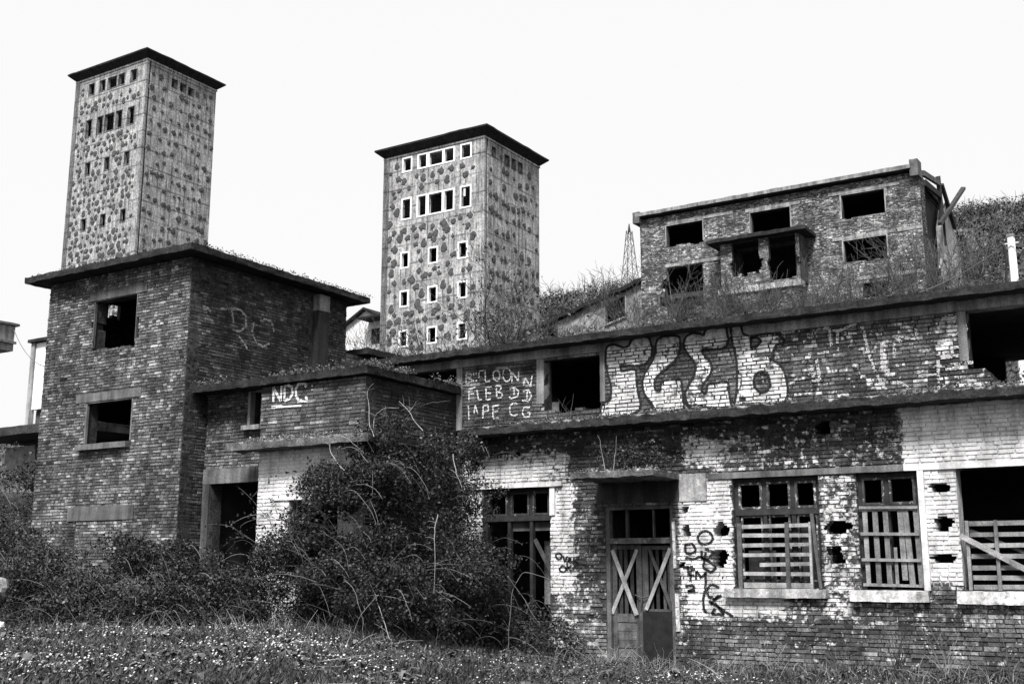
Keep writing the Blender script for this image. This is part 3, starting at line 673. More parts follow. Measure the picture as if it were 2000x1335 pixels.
lower_zones = zones(0.10, [
    (-14, -8.4, -1, 0.4, 0.05, .1), (-8.6, 2, 0.75, 1.25, 0.42, .2), (-8.6, 2, 0.1, 0.75, 0.24, .15), (-8.75, -6.7, 0.85, 1.3, 0.72, .1), (-8.65, -7.63, 1.1, 3.3, 0.86, .08), (-8.75, -8.5, 0.3, 1.3, 0.42, .08),
    (-6.06, -5.42, 1.0, 3.24, 0.50, .05), (-4.44, -3.8, 1.45, 3.3, 0.93, .06), (-4.44, -3.8, 1.05, 1.45, 0.40, .08),
    (-4.62, 3, 3.3, 4.5, 1.02, .03), (-8.05, -4.62, 3.3, 4.4, 0.36, .08), (-8.6, -7.5, 3.4, 4.1, 0.58, .2), (-8.0, -4.7, 3.95, 4.4, 0.26, .15),
    (-13.4, -10.9, 3.3, 3.95, 0.62, .12), (-12.9, -11.4, 3.3, 3.7, 0.80, .12), (-13.6, -10.3, 3.95, 4.4, 0.30, .15), (-11.36, -10.75, 1.2, 3.3, 0.72, .1), (-10.8, -10.2, 0.2, 2.9, 0.34, .1), (-11.36, -10.6, 0.2, 1.2, 0.42, .1),
    (-13.5, -12.9, 1.5, 3.25, .75, .1), (-3.0, 2, 0.9, 1.2, 0.5, .1), (-10.4, -8.7, 2.8, 4.3, 0.22, .15), (-5.5, -3.9, .8, 1.15, .30, .1)])
def lw_gone(s, z):
    j = (sstep(-10.75, -10.3, s)*(1-sstep(-10.2, -10.1, s)))*0.28*(z < 2.9)*(z > .8)
    k = 0.16*(sstep(3.9, 4.2, z))*(s < -4.7)
    w = 0.1*((s > -6.1) & (s < -5.4) & (z < 3.2))
    return j+k*0.5+w+0.005
low_holes = [W_A, W_1, W_2, W_3, DOOR]+sockets
skip = low_holes+[blockz, (-13.45, -11.05, 3.25, 3.34), (-8.05, 3, 3.24, 3.355), (-7.77, -5.99, 1.2, 1.36), (-5.6, -4.36, 1.16, 1.35), (-3.93, -1.5, 1.14, 1.36), (-4.43, -4.33, 1.35, 3.24), (-11.33, -11.2, 2.7, 3.25)]
c1 = bricks(ff, -13.55, XF1, -0.05, LZ0, 0.07, skip, tones=(0.10, 0.05), light=0.12, dark=0.14, head=0.45, paint_fn=lower_zones, paint_jit=0.09, cells=(2, 1), gone=lw_gone, proud=0.009,
            tone_fn=lambda s, z: np.where(z < 1.1, 1.3, np.where(z > 3.36, .8, 1.0)))
U_0 = (-15.4, -13.58, 4.6, 5.76); U_1 = ragged_bottom(-11.46, -10.2, 4.78, 5.75, 0.13); 
U_2 = []
for k in range(18):
    z = 4.47+0.07*k
    le = {0: -2.95, 1: -3.08, 2: -3.14, 3: -3.2, 4: -3.3, 5: -3.5}.get(k, -3.5)+rng.uniform(-.03, .05)*(k < 6)
    U_2.append((le, 2, z, z+0.07 if k < 17 else 5.79))
def fzeb(s, z, pj=0):
    ins = np.zeros(np.shape(s), bool)
    for p in PIECE: ins |= in_poly(s, z, p)
    for p in PIECE_HOLES: ins &= ~in_poly(s, z, p)
    wear = fbm(np.stack([s*2.2, z*3.0, np.zeros_like(s)], -1), 9, 4)
    v = np.where(ins, 0.66+0.5*(0.55-wear), 0.0)
    v = np.where(ins & (s > -7.45), v-0.04, v)
    for p in FADED_PATCH: v = np.where(in_poly(s, z, p), 0.53+0.45*(.5-wear), v)
    return v
up_zones = zones(0.04, [(-7.0, -3.6, 4.5, 5.75, 0.25, .1), (-4.4, -2.9, 4.4, 4.95, .4, .1)])
c2 = bricks(ff, XF0, XF1, LZ1, 5.78, 0.07, [U_0]+U_1+U_2+[(-11.62, -11.46, 4.9, 5.78), (-10.2, -10.1, 4.8, 5.78), (-3.64, -3.5, 4.95, 5.78), (-13.56, -13.42, 4.47, 5.78)], tones=(0.115, 0.05), light=0.12, head=0.3,
            paint_fn=up_zones, paint_jit=0.18, cells=(8, 2), cell_paint=fzeb, proud=0.007)
part('lower_wall', panel(ff, -13.55, XF1, -0.3, LZ1, low_holes, 0.35, d0=-0.014, cell=0.14, tone=0.045, paint_fn=lambda s, z: lower_zones(s, z)*0.93), M['mortar'], hall)
part('upper_wall', panel(ff, XF0, XF1, LZ1+0.001, 5.79, [U_0]+U_1+U_2, 0.3, d0=-0.014, cell=0.5, tone=0.04), M['mortar'], hall)
lay_bricks(hall, [c1, c2], 300, mask=lambda c: c[:, 0] < -2.75)
# concrete band under the roof carries the tops of the letters
gb = panel(ff, XF0, XF1, 5.79, 6.03, (), 0.3, d0=0.004, cell=0.04, tone_fn=lambda s, z: 0.55+0.75*fbm(np.stack([s*1.1, z, z*0], -1), 4, 3),
           paint_fn=lambda s, z: np.where(fzeb(s, z) > 0.3, 0.52, 0.0))
part('band', gb, M['concrete'], hall)
lines = [p+[p[0]] for p in PIECE]+[p+[p[0]] for p in PIECE_HOLES[:2]]
part('graffiti', strokes(lines, ff, 0.045, 0.02, z0=LZ1, drop=0.05, joints=False, off=0.013), M['ink'], hall, kind='stuff')
part('graffiti', strokes(TEXT_ROWS, ff, 0.030, 0.75, z0=LZ1, drop=0.12, fade=0.25), M['ink'], hall, kind='stuff')
part('graffiti', strokes(FADED, ff, 0.05, 0.5, z0=LZ1, drop=0.25, fade=0.40), M['ink'], hall, kind='stuff')
part('graffiti_tag', strokes(TAG_A, ff, 0.04, 0.02, drop=0.05, joints=False), M['ink'], hall, kind='stuff')
part('graffiti_tag', strokes(TAG_B, ff, 0.048, 0.02, drop=0.05, joints=False), M['ink'], hall, kind='stuff')
# jamb strips of the upper openings
for a, b, z0, z1 in ((-11.62, -11.46, 4.88, 5.78), (-10.2, -10.1, 4.82, 5.78), (-3.64, -3.5, 4.96, 5.78), (-13.56, -13.42, 4.48, 5.78)):
    part('jamb', Geo().slab(a, b, YF-0.012, YF+0.25, z0, z1, 0.12, 0.008, tone=0.85), M['concrete'], hall)
part('roof', Geo().slab(XF0, XF1, 18.93, 25.6, 5.96, 6.09, 0.08, 0.03, 6.5, top_paint=.2), M['slab'], hall)
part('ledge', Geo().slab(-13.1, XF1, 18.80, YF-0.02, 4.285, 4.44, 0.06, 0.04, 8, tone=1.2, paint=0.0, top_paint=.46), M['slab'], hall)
# whitewashed and bare lintels
part('lintel', Geo().slab(-13.45, -11.05, YF-0.06, YF+0.2, 3.25, 3.34, 0.15, 0.008, paint=0.8), M['concrete'], hall)
part('lintel', Geo().slab(-8.05, -4.64, YF-0.03, YF+0.2, 3.245, 3.35, 0.12, 0.012, tone=0.5, paint=0.12), M['concrete'], hall)
part('lintel', Geo().slab(-4.636, XF1, YF-0.03, YF+0.2, 3.245, 3.35, 0.2, 0.004, paint=1.0), M['concrete'], hall)
part('lintel', Geo().slab(-10.32, -8.62, YF-0.02, YF+0.25, 2.875, 3.365, 0.15, 0.012, tone=0.14), M['concrete'], hall)
part('lintel', Geo().slab(-8.615, -8.09, YF-0.025, YF+0.25, 2.875, 3.365, 0.15, 0.008, tone=1.0, paint=0.35), M['concrete'], hall)
part('canopy', Geo().slab(-10.25, -8.6, 18.15, YF-0.03, 3.265, 3.385, 0.06, 0.03, 7, tone=4, paint=0.0, top_paint=.48), M['slab'], hall)
for a, b, z0, z1, pt in ((-7.77, -5.99, 1.2, 1.345, .5), (-5.6, -4.36, 1.16, 1.335, .72), (-3.93, -1.5, 1.14, 1.335, .75)):
    part('sill', Geo().slab(a, b, YF-0.13, YF+0.3, z0, z1, 0.07, 0.012, 6, tone=1.15, paint=pt*0.75), M['concrete'], hall)
part('jamb', Geo().slab(-4.43, -4.335, YF-0.03, YF+0.1, 1.34, 3.24, 0.15, 0.006, paint=0.85), M['concrete'], hall)
part('jamb', Geo().slab(-11.33, -11.22, YF-0.03, YF+0.1, 2.7, 3.24, 0.15, 0.006, paint=0.85), M['concrete'], hall)
# rooms behind
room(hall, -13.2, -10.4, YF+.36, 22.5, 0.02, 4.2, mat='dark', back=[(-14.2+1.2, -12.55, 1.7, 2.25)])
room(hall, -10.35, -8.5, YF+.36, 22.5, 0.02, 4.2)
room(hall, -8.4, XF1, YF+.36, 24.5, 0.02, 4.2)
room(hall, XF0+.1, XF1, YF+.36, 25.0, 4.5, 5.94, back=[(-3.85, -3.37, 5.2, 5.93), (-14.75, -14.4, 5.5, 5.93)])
part('end_wall', panel(side(XF1), YF+.3, 25.6, -.2, 5.95, (), .3, cell=2, tone=.1), M['mortar'], hall)
part('end_wall', panel(side(XF0, -1), YF+.3, 25.6, -.2, 5.95, (), .3, cell=2, tone=.1), M['mortar'], hall)

# door -------------------------------------------------------------
door = part('door_frame', Geo().box(-10.14, -10.06, YF+.02, YF+.16, 0, 2.82, .8).box(-8.83, -8.77, YF+.02, YF+.16, 0, 2.82, .9).box(-10.06, -8.83, YF+.02, YF+.16, 2.76, 2.82, .7)
            .box(-10.06, -8.83, YF-.01, YF+.16, 2.14, 2.24, 1.1, .3).box(-9.735, -9.695, YF+.04, YF+.12, 2.24, 2.76, .7).box(-9.19, -9.165, YF+.05, YF+.12, 2.24, 2.76, .7), M['door_wood'], hall)
part('door_trim', Geo().plank((-8.745, YF-.02, 2.52), (-8.73, YF-.02, 1.7), .05, .03, tone=1.4, paint=.5), M['wood'], hall)
part('door_trim', Geo().plank((-8.71, YF-.02, 1.25), (-8.70, YF-.02, .6), .07, .03, tone=1.4, paint=.6), M['wood'], hall)
yd = YF+0.09
leafL = part('door_leaf', Geo().box(-10.05, -9.96, yd, yd+.05, .02, 2.13, .75, jit=.004).box(-9.56, -9.45, yd, yd+.05, .02, 2.13, .6, jit=.004)
             .box(-9.96, -9.56, yd, yd+.05, 2.04, 2.12, .55).box(-9.96, -9.56, yd, yd+.05, .73, .88, .8).box(-9.96, -9.56, yd, yd+.05, .02, .1, .8), M['door_wood'], hall)
for z in (.11, .27, .42, .57):
    part('panel_board', Geo().box(-9.955, -9.565, yd+.012, yd+.04, z, z+.145, rng.uniform(.7, 1.1), jit=.004), M['door_wood'], leafL)
for x in (-9.93, -9.82, -9.7):
    part('backing_slat', Geo().box(x, x+.07, yd+.03, yd+.05, .88, 2.05, rng.uniform(.1, .22)), M['wood'], leafL)
part('cross_plank', Geo().plank((-10.03, yd-.035, 2.03), (-9.55, yd-.035, .86), .075, .022, tone=1.5, paint=.2), M['wood'], leafL)
part('cross_plank', Geo().plank((-9.53, yd-.012, 2.03), (-10.06, yd-.012, .88), .065, .022, tone=1.4, paint=.1), M['wood'], leafL)
leafR = part('door_leaf', Geo().box(-9.44, -9.33, yd+.01, yd+.06, .02, 2.1, .7, jit=.004).box(-8.9, -8.84, yd+.01, yd+.06, .02, 2.1, .8, jit=.004)
             .box(-9.33, -8.9, yd+.01, yd+.06, 2.03, 2.1, .55).box(-9.33, -8.9, yd+.01, yd+.06, .9, .97, .7), M['door_wood'], hall)
part('kick_plate', Geo().box(-9.43, -8.84, yd-.01, yd+.004, .03, .93, .4), M['iron'], leafR)
for x in (-9.3, -9.18, -9.04, -8.95):
    part('backing_slat', Geo().box(x, x+.06, yd+.035, yd+.055, .97, 2.05, rng.uniform(.12, .35)), M['wood'], leafR)
part('cross_plank', Geo().plank((-8.85, yd-.03, 2.05), (-9.36, yd-.03, .96), .07, .022, tone=1.6, paint=.2), M['wood'], leafR)
part('cross_plank', Geo().plank((-9.29, yd-.006, 2.05), (-8.85, yd-.006, .95), .06, .022, tone=.35), M['wood'], leafR)
part('chain', Geo().tube([(-9.58, yd-.03, 1.22), (-9.5, yd-.05, 1.19), (-9.42, yd-.05, 1.17), (-9.3, yd-.03, 1.19)], .011, 4, 2.0)
     .tube([(-9.45, yd-.05, 1.18), (-9.44, yd-.06, 1.08), (-9.46, yd-.05, .99)], .011, 4, 2.0), M['iron'], hall)

# timber windows ---------------------------------------------------
def timber_window(x0, x1, z0, z1, ztr, mull, y, tone, paint):
    w = Geo()
    for x in [x0+.03]+mull+[x1-.03]: w.box(x-.035, x+.035, y, y+.1, z0, z1, tone, jit=.004)
    w.box(x0, x1, y, y+.1, z1-.07, z1, tone); w.box(x0, x1, y-.015, y+.1, ztr-.05, ztr+.05, tone*1.2, paint*.5)
    f = part('window_frame', w, M['wood'], hall)
    xs = [x0+.065]+[v for q in mull for v in (q-.035, q+.035)]+[x1-.065]
    for a, b in zip(xs[::2], xs[1::2]):
        part('sash', surround(a+.045, b-.045, ztr+.095, z1-.115, .04, front(y), .015, -.04, tone=tone*1.6, paint=paint), M['wood'], f)
    return f
f1 = timber_window(-7.6, -6.07, 1.36, 3.24, 2.65, [-7.06, -6.55], YF+.1, .16, .38)
for a, b in ((-7.51, -7.12), (-7.0, -6.62), (-6.5, -6.14)):
    part('sash', surround(a+.03, b-.03, 1.5, 2.56, .03, front(YF+.13), .01, -.03, tone=.35, paint=.35), M['wood'], f1)
part('backing_board', Geo().box(-7.52, -7.02, YF+.45, YF+.47, 1.36, 2.0, .3).box(-6.95, -6.6, YF+.45, YF+.47, 1.36, 1.9, .35).box(-6.55, -6.1, YF+.45, YF+.47, 1.36, 2.45, .3), M['wood'], f1)
f2 = timber_window(-5.43, -4.43, 1.35, 3.24, 2.66, [-4.96], YF+.1, .15, .3)
f3 = timber_window(-12.9, -11.33, 0.7, 3.25, 2.66, [-12.33, -11.82], YF+.1, .14, .3)
part('backing_board', Geo().box(-12.3, -11.38, YF+.2, YF+.23, 2.42, 2.6, .45), M['wood'], f3)
part('broken_plank', Geo().plank((-11.75, YF+.12, 2.25), (-11.36, YF+.12, 1.6), .08, .03, tone=.3), M['wood'], f3)
part('inner_plaster', Geo().box(-12.0, -11.3, YF+.9, YF+1.0, 1.0, 2.25, .9), M['plaster'], hall)

# boards put into the windows ---------------------------------------
t = thing('wooden_pallet', 'grey wooden pallet with six horizontal slats closing the three-light window right of the tagged wall', 'pallet', (-6.87, YF+.05, 1.35), 'pallets boarding up the windows')
for z in (2.40, 2.25, 2.085, 1.915, 1.755, 1.6, 1.4):
    br = z == 1.755
    part('slat', Geo().plank((-7.47+(.3 if br else 0), YF+.045, z+rng.uniform(-.01, .01)), (-6.24, YF+.045, z+rng.uniform(-.012, .012)), .062 if z > 1.45 else .09, .022, tone=rng.uniform(1.3, 1.8), paint=.2), M['wood'], t)
for x, tn in ((-7.5, .45), (-6.65, .4), (-6.245, 1.5)):
    part('bearer', Geo().plank((x, YF+.005, 2.46), (x-.01, YF+.005, 1.35), .07 if tn < 1 else .035, .05, tone=tn), M['wood'], t)
tag(part('loose_post', Geo().plank((-6.2, YF+.0, 2.6), (-6.1, YF-.02, 1.36), .05, .05, tone=.5), M['wood']), 'thin dark post leaning against the right side of the three-light window', 'post')
t = thing('slatted_panel', 'panel of upright grey boards on four rails filling the narrow two-light window', 'board panel', (-4.93, YF+.05, 1.36))
for z in (2.66, 2.235, 1.82, 1.42):
    part('rail', Geo().plank((-5.4, YF+.0, z+.01), (-4.46, YF+.0, z-.012), .045, .03, tone=1.25, paint=.15), M['wood'], t)
for a, b, w, z0, z1 in ((-5.32, -5.32, .075, 1.4, 2.66), (-5.155, -5.15, .08, 1.4, 2.66), (-4.985, -4.98, .08, 1.4, 2.66), (-4.755, -4.73, .085, 1.5, 2.66), (-4.665, -4.62, .085, 1.39, 2.66), (-4.5, -4.48, .085, 1.38, 2.66), (-4.86, -4.86, .05, 1.4, 2.02)):
    part('slat', Geo().plank((a, YF+.035, z1), (b, YF+.035, z0), w, .02, tone=rng.uniform(.95, 1.35)), M['wood'], t)
t = thing('wooden_pallet', 'pale wooden pallet standing in the wide empty opening, crossed by a slanting plank', 'pallet', (-2.9, YF+.05, 1.35), 'pallets boarding up the windows')
for z in (2.37, 2.2, 2.03, 1.86, 1.7, 1.54, 1.4):
    part('slat', Geo().plank((-3.70, YF+.045, z+rng.uniform(-.01, .01)), (-1.75, YF+.045, z+rng.uniform(-.01, .01)), .07, .022, tone=rng.uniform(1.0, 1.4)), M['wood'], t)
for x in (-3.73, -3.305, -2.7, -2.1):
    part('bearer', Geo().plank((x, YF+.005, 2.42), (x-.005, YF+.005, 1.35), .05, .05, tone=1.1), M['wood'], t)
tag(part('loose_plank', Geo().plank((-3.83, YF-.05, 2.19), (-2.3, YF-.05, 1.31), .085, .025, tone=1.5, paint=.2), M['wood']), 'pale plank slanting across the pallet in the wide opening', 'plank')
tag(part('loose_plank', Geo().plank((-3.75, YF+.09, 2.3), (-2.55, YF+.09, 1.75), .05, .02, tone=.4), M['wood']), 'dark plank slanting behind the slats of the pallet in the wide opening', 'plank')
# ------------------------------------------------------------------ CONCRETE TOWERS
def dab_mesh(k):
    r = np.random.default_rng(100+k)
    n = 10
    an = np.arange(n)*2*math.pi/n
    rad = np.clip(np.array([1+0.2*r.normal() for _ in range(n)]), .6, 1.35)
    asp = r.uniform(0.9, 1.2)
    def ring(f, d): return np.stack([np.cos(an)*rad*f, np.full(n, -d), np.sin(an)*rad*f*asp], 1)
    R0, R1, R2, R3 = ring(1.16, 0.004), ring(1.0, 0.012), ring(0.93, 0.10), ring(0.45, 0.15)
    g = Geo()
    for A, B, tn in ((R0, R1, .30), (R1, R2, .045), (R2, R3, .058)):
        g.add(np.stack([A, np.roll(A, -1, 0), np.roll(B, -1, 0), B], 1), tn)
    g.add(np.stack([R3[[0, 1, 2, 3]], R3[[0, 3, 4, 9]], R3[[4, 5, 8, 9]], R3[[5, 6, 7, 8]]]), .062)
    return g.arrays()
DABS = [dab_mesh(k) for k in range(10)]
DABM = [mesh_of('mortar_dab', *d, M['dab'], (0, 0, 0)) for d in DABS]
DABM_S = {}

def tower(name, label, xr, y0, w, dp, zb, zt, rows, small, frame_white, pitch, rowh, rsize, n_side):
    xl = xr-w; y1 = y0+dp
    t = thing(name, label, 'tower', ((xl+xr)/2, (y0+y1)/2, zb), 'concrete towers')
    f = front(y0); s = side(xr)
    F = [(xr+a, xr+b, z0, z1) for a, b, z0, z1 in rows]
    part('front_wall', panel(f, xl, xr, zb, zt, F, 0.22, cell=1.2), M['tower'], t)
    part('side_wall', panel(s, y0+.4, y1, zb, zt, small, 0.4, cell=1.2), M['tower'], t)
    part('side_wall', panel(side(xl, -1), y0+.4, y1, zb, zt, (), 0.4, cell=1.2), M['tower'], t)
    part('back_wall', panel((np.array([0, y1, 0]), np.array([1., 0, 0]), np.array([0, 1., 0])), xl+.41, xr-.41, zb, zt, [h for h in F if h[2] > zt-6], 0.4, cell=1.2), M['tower'], t)
    for zf in np.arange(zb+2, zt-6.0, 4.3):
        part('floor', Geo().box(xl+.41, xr-.41, y0+.41, y1-.41, zf, zf+.2), M['dark'], t)
    part('partition', Geo().box(xl+.41, xr-.41, y0+1.6, y0+1.8, zb, zt-3.5), M['dark'], t)
    part('corner_strip', Geo().box(xl-.03, xl+.42, y0-.05, y0+.3, zb, zt-.02, .42), M['tower'], t)
    part('corner_strip', Geo().box(xr-.1, xr+.03, y0-.03, y0+.1, zb, zt-.02, 1.0), M['tower'], t)
    part('band', Geo().box(xl-.06, xr+.06, y0-.06, y1+.06, zt, zt+.12, 1.15), M['tower'], t)
    o = .5; za, zc = zt+.121, zt+.66
    g = Geo()
    A = np.array([[xl, y0], [xr, y0], [xr, y1], [xl, y1]]); B = A+o*np.array([[-1, -1], [1, -1], [1, 1], [-1, 1]])
    for i in range(4):
        j = (i+1) % 4
        # flaring soffit in strips so the edge can be uneven
        n = 26
        for k in range(n):
            p, q = k/n, (k+1)/n
            a0, a1 = A[i]*(1-p)+A[j]*p, A[i]*(1-q)+A[j]*q
            b0, b1 = B[i]*(1-p)+B[j]*p, B[i]*(1-q)+B[j]*q
            e0 = 0.14*(fbm(np.array([*b0, 0.0]), 3, 3)-.5); e1 = 0.14*(fbm(np.array([*b1, 0.0]), 3, 3)-.5)
            g.add([[[*a0, za], [*a1, za], [*b1, zc-.1+e1], [*b0, zc-.1+e0]], [[*b0, zc-.1+e0], [*b1, zc-.1+e1], [*b1, zc+e1], [*b0, zc+e0]]], .8)
    g.add([[[*B[0], zc], [*B[1], zc], [*B[2], zc], [*B[3], zc]]])
    part('roof', g, M['slab'], t)
    for h in F:
        fw_ = .10 if frame_white else .05
        part('window_frame', surround(*h, fw_, f, .03, -.2, tone=1.15 if frame_white else .55), M['white' if frame_white else 'tower'], t)
    for h in small:
        part('window_frame', surround(*h, .03, s, .02, -.1, tone=.25), M['tower'], t)
    # dabs of mortar left by the lost cladding
    spots = []
    z = zt-.55; row_ = 0
    while z > zb+.5:
        row_ += 1
        for x in np.arange(xl+.7, xr-.25-pitch*.5, pitch):
            if rng.random() < .08: continue
            px, pz = x+rng.uniform(-.5, .5)*pitch*.55+(pitch*.5 if row_%2 else 0), z+rng.uniform(-.5, .5)*rowh*.55
            if any(a-.4 < px < b+.4 and c-.4 < pz < d+.4 for a, b, c, d in F): continue
            spots.append((0, px, pz))
        z -= rowh
    z = zt-.75; k = 0
    while z > zb+.5:
        ph = rng.uniform(0, 1); x = y0+.5+ph*.4
        while x < y1-.2:
            if rng.random() < .86:
                pz = z+rng.uniform(-.07, .07)-.16*math.sin((x-y0)*1.6+k)
                if not any(a-.35 < x < b+.35 and c-.3 < pz < d+.3 for a, b, c, d in small): spots.append((1, x, pz))
            x += rng.uniform(.42, .95)
        z -= n_side; k += 1
    sp = []
    for fc_, a, pz in spots:
        P = np.array([a, y0, pz]) if fc_ == 0 else np.array([xr, a, pz])
        px, py, d = project(P)
        ok = 5 < px < 1995 and 5 < py < 720
        sp.append(((d if ok else 1e6), fc_, P))
    sp.sort(key=lambda v: v[0])
    rest = Geo()
    for i, (d, fc_, P) in enumerate(sp):
        k = int(rng.integers(10)); sz = rsize*rng.uniform(.62, 1.25)
        rot = fc_*math.pi/2
        if i < 300:
            o_ = bpy.data.objects.new('mortar_dab', DABM[k]); link(o_, t, P)
            o_.rotation_euler = (0, 0, rot); o_.scale = (sz, .4, sz)
        else:
            Q, T, Pp = DABS[k]
            V = Q*np.array([sz, .4, sz])
            if fc_: V = np.stack([-V[..., 1], V[..., 0], V[..., 2]], -1)
            rest.add(V+P, T)
    if rest.q: part('mortar_dabs', rest, M['dab'], t, kind='stuff')
    return t
cols5 = [(-6.37, -5.74), (-5.12, -4.5), (-4.25, -3.23), (-3.03, -2.35), (-1.72, -1.05)]
rows2 = [(a, b, 27.38, 28.22) for a, b in cols5]+[(a, b, 24.13, 25.42) for a, b in cols5]
for zt_ in (21.8, 19.25, 16.64): rows2 += [(a, b, zt_-.92, zt_) for a, b in ((-6.36, -5.84), (-4.15, -3.57), (-1.85, -1.3))]
tower('concrete_tower', 'pale square tower with white-rimmed windows, spotted with dark dabs, rising behind the long workshop', -37.92, 56.7, 7.95, 6.65, 11.5, 28.42, rows2,
      [(59.05, 59.6, 27.35, 28.05), (59.9, 60.4, 27.35, 28.05), (60.7, 61.2, 27.35, 28.05), (57.55, 57.95, 27.5, 28.1)], True, .74, .56, .215, .98)
k_ = 1.22
cz_ = lambda z: 1.6+(z-1.6)*k_
rows1 = [(a, b, cz_(30.34), cz_(31.05)) for a, b in cols5]+[(a, b, cz_(27.6), cz_(28.68)) for a, b in cols5]
for a0, a1 in ((25.12, 25.9), (21.62, 22.36)): rows1 += [(a, b, cz_(a0), cz_(a1)) for a, b in ((-6.1, -5.55), (-3.94, -3.4), (-1.77, -1.23))]
tower('concrete_tower', 'grey square tower densely spotted with dark dabs, rising behind the tall brick house', -52.19*k_, 42.07*k_, 7.9, 6.65, 9.0, cz_(31.4), rows1,
      [(53.65, 54.15, 36.76, 37.4), (54.45, 54.95, 36.76, 37.35), (55.25, 55.75, 36.72, 37.3)], False, .56, .50, .185, .95)

# ------------------------------------------------------------------ RUINED BRICK HALL on the slope
R = 1.2955
YR = 43.73*R; XR0, XR1 = -27.27, -11.94
zr = lambda z: 1.6+(z-1.6)*R
ZT = 21.2
ruin = thing('ruined_hall', 'ruined brick hall on the slope with black window holes and one torn-open end', 'ruin', (-19, YR, 11))
fr = front(YR); sr = side(XR1)
def rw(u0, u1, z0, z1): return (u0*R, u1*R, zr(z0), zr(z1))
wins = [rw(-19.8, -18.13, 15.37, 16.25), rw(-16.01, -14.33, 15.34, 16.2), rw(-12.24, -10.56, 15.32, 16.27), rw(-12.25, -10.58, 13.55, 14.4), rw(-19.85, -18.18, 12.75, 14.36), rw(-11.6, -10.62, 11.5, 12.6), rw(-19.6, -18.2, 11.0, 12.3), rw(-17.6, -16.9, 10.8, 12.1)]
holes = []
for i, w in enumerate(wins):
    holes += ragged_bottom(*w, 0.18 if i != 4 else 0.5, 0.22)
    if i == 4:
        for q in range(6): holes.append((w[0]-rng.uniform(.1, .45), w[0]+.1, w[2]+.25*q, w[2]+.25*(q+1)))
bayx = (-22.3, -18.05); 
band1 = [(-24.6, -11.9, zr(16.3), zr(16.42))]
part('front_wall', panel(fr, XR0, XR1, 9, ZT, holes+[(-21.4, -18.4, zr(11.0), zr(14.6))], .4, d0=-.015, cell=1.0, tone=.06), M['mortar'], ruin)
bfr = bricks(fr, XR0, XR1, 11.5, ZT, 0.066, holes+[(bayx[0], bayx[1], zr(12.9), zr(14.85))], tones=(.24, .13), light=.3, dark=.2, head=.95, proud=.02,
             gone=lambda s, z: .25*np.exp(-((s+17.6)/.7)**2)*sstep(17, 20, z)+.16*(s < -25.5)*sstep(19.5, 17, z)+.01)
bsd = bricks(sr, YR+.02, YR+1.0, 11.5, ZT, .075, (), tones=(.12, .07), light=.2, proud=.02)
part('brickwork', Geo().add(bfr.Q.reshape(-1, 4, 3), bfr.T.reshape(-1, 4), 0).add(bsd.Q.reshape(-1, 4, 3), bsd.T.reshape(-1, 4), 0), M['brick'], ruin, kind='stuff')
part('end_pier', panel(sr, YR+.39, YR+1.0, 9, ZT, (), .4, d0=-.015, cell=1, tone=.06), M['mortar'], ruin)
for a, b, z in ((-25.6, -21.7, 16.30), (-21.0, -18.0, 16.24), (-16.5, -12.9, 16.32), (-25.8, -22.0, 14.42), (-16.4, XR1/R*R, 14.45), (-15.4, -12.0, 12.75)):
    part('lintel', Geo().slab(a, b, YR-.04, YR+.1, zr(z), zr(z)+.17, .3, .02, tone=1.0), M['concrete'], ruin)
for w in wins[:4]:
    part('window_frame', surround(w[0], w[1], w[2], w[3], .06, fr, .03, -.2, tone=1.1, bottom=False), M['concrete'], ruin)
g = Geo().slab(XR0-.15, XR1-.3, YR-.35, YR+9, ZT+.05, ZT+.32, .3, .05, 2.5, tone=1.0)
part('roof', g, M['slab'], ruin)
part('gutter_edge', Geo().slab(XR0-.1, XR1-.3, YR-.42, YR-.355, ZT+.1, ZT+.3, .3, .03, 2.5, tone=.85), M['concrete'], ruin)
part('parapet_post', Geo().slab(XR1-.36, XR1+.06, YR-.36, YR+.4, ZT-.3, ZT+.55, .2, .03, tone=.45), M['concrete'], ruin)
part('parapet_post', Geo().slab(XR0-.25, XR0+.15, YR-.4, YR+.5, ZT-.25, ZT+.38, .2, .03, tone=.45), M['concrete'], ruin)
# the bay
by = YR-1.3
bh = []
for u0, u1, za, zb in ((-16.9, -15.75, 13.45, 14.72), (-15.32, -14.2, 13.3, 14.72)):
    w = (u0*.975*R, u1*.975*R, zr(za), zr(zb))
    bh += ragged_bottom(*w, .45, .2)
    for q in range(6):
        e = .35*math.sin(math.pi*(q+.5)/6)
        bh += [(w[0]-e*rng.uniform(.1, .6), w[0]+.1, w[2]+.12*q, w[2]+.12*(q+1)), (w[1]-.1, w[1]+e*rng.uniform(.3, 1), w[2]+.12*q, w[2]+.12*(q+1))]
bz0, bz1 = zr(13.05)-.25, zr(14.75)
bay = part('bay', panel(front(by), -22.0, -17.75, bz0, bz1, bh, .25, d0=-.015, cell=.5, tone=.06), M['mortar'], ruin)
part('side_wall', panel(side(-17.75), by+.25, YR, bz0, bz1, (), .25, d0=0, cell=.5, tone=.09), M['mortar'], bay)
part('side_wall', panel(side(-22.0, -1), by+.25, YR, bz0, bz1, (), .25, d0=0, cell=.5, tone=.09), M['mortar'], bay)
bb = bricks(front(by), -22.0, -17.75, bz0, bz1, .066, bh, tones=(.25, .12), head=.95, light=.25, proud=.02)
part('brickwork', (bb.Q.reshape(-1, 4, 3), bb.T.reshape(-1, 4), bb.P.reshape(-1, 4)), M['brick'], bay, kind='stuff')
part('canopy', Geo().slab(-22.6, -17.25, by-.5, YR-.02, bz1+.01, bz1+.2, .25, .05, 2.5), M['slab'], bay)
part('sill_slab', Geo().slab(-22.15, -17.7, by-.12, by+.5, bz0-.32, bz0-.01, .25, .05, 2.5, tone=1.2), M['concrete'], bay)
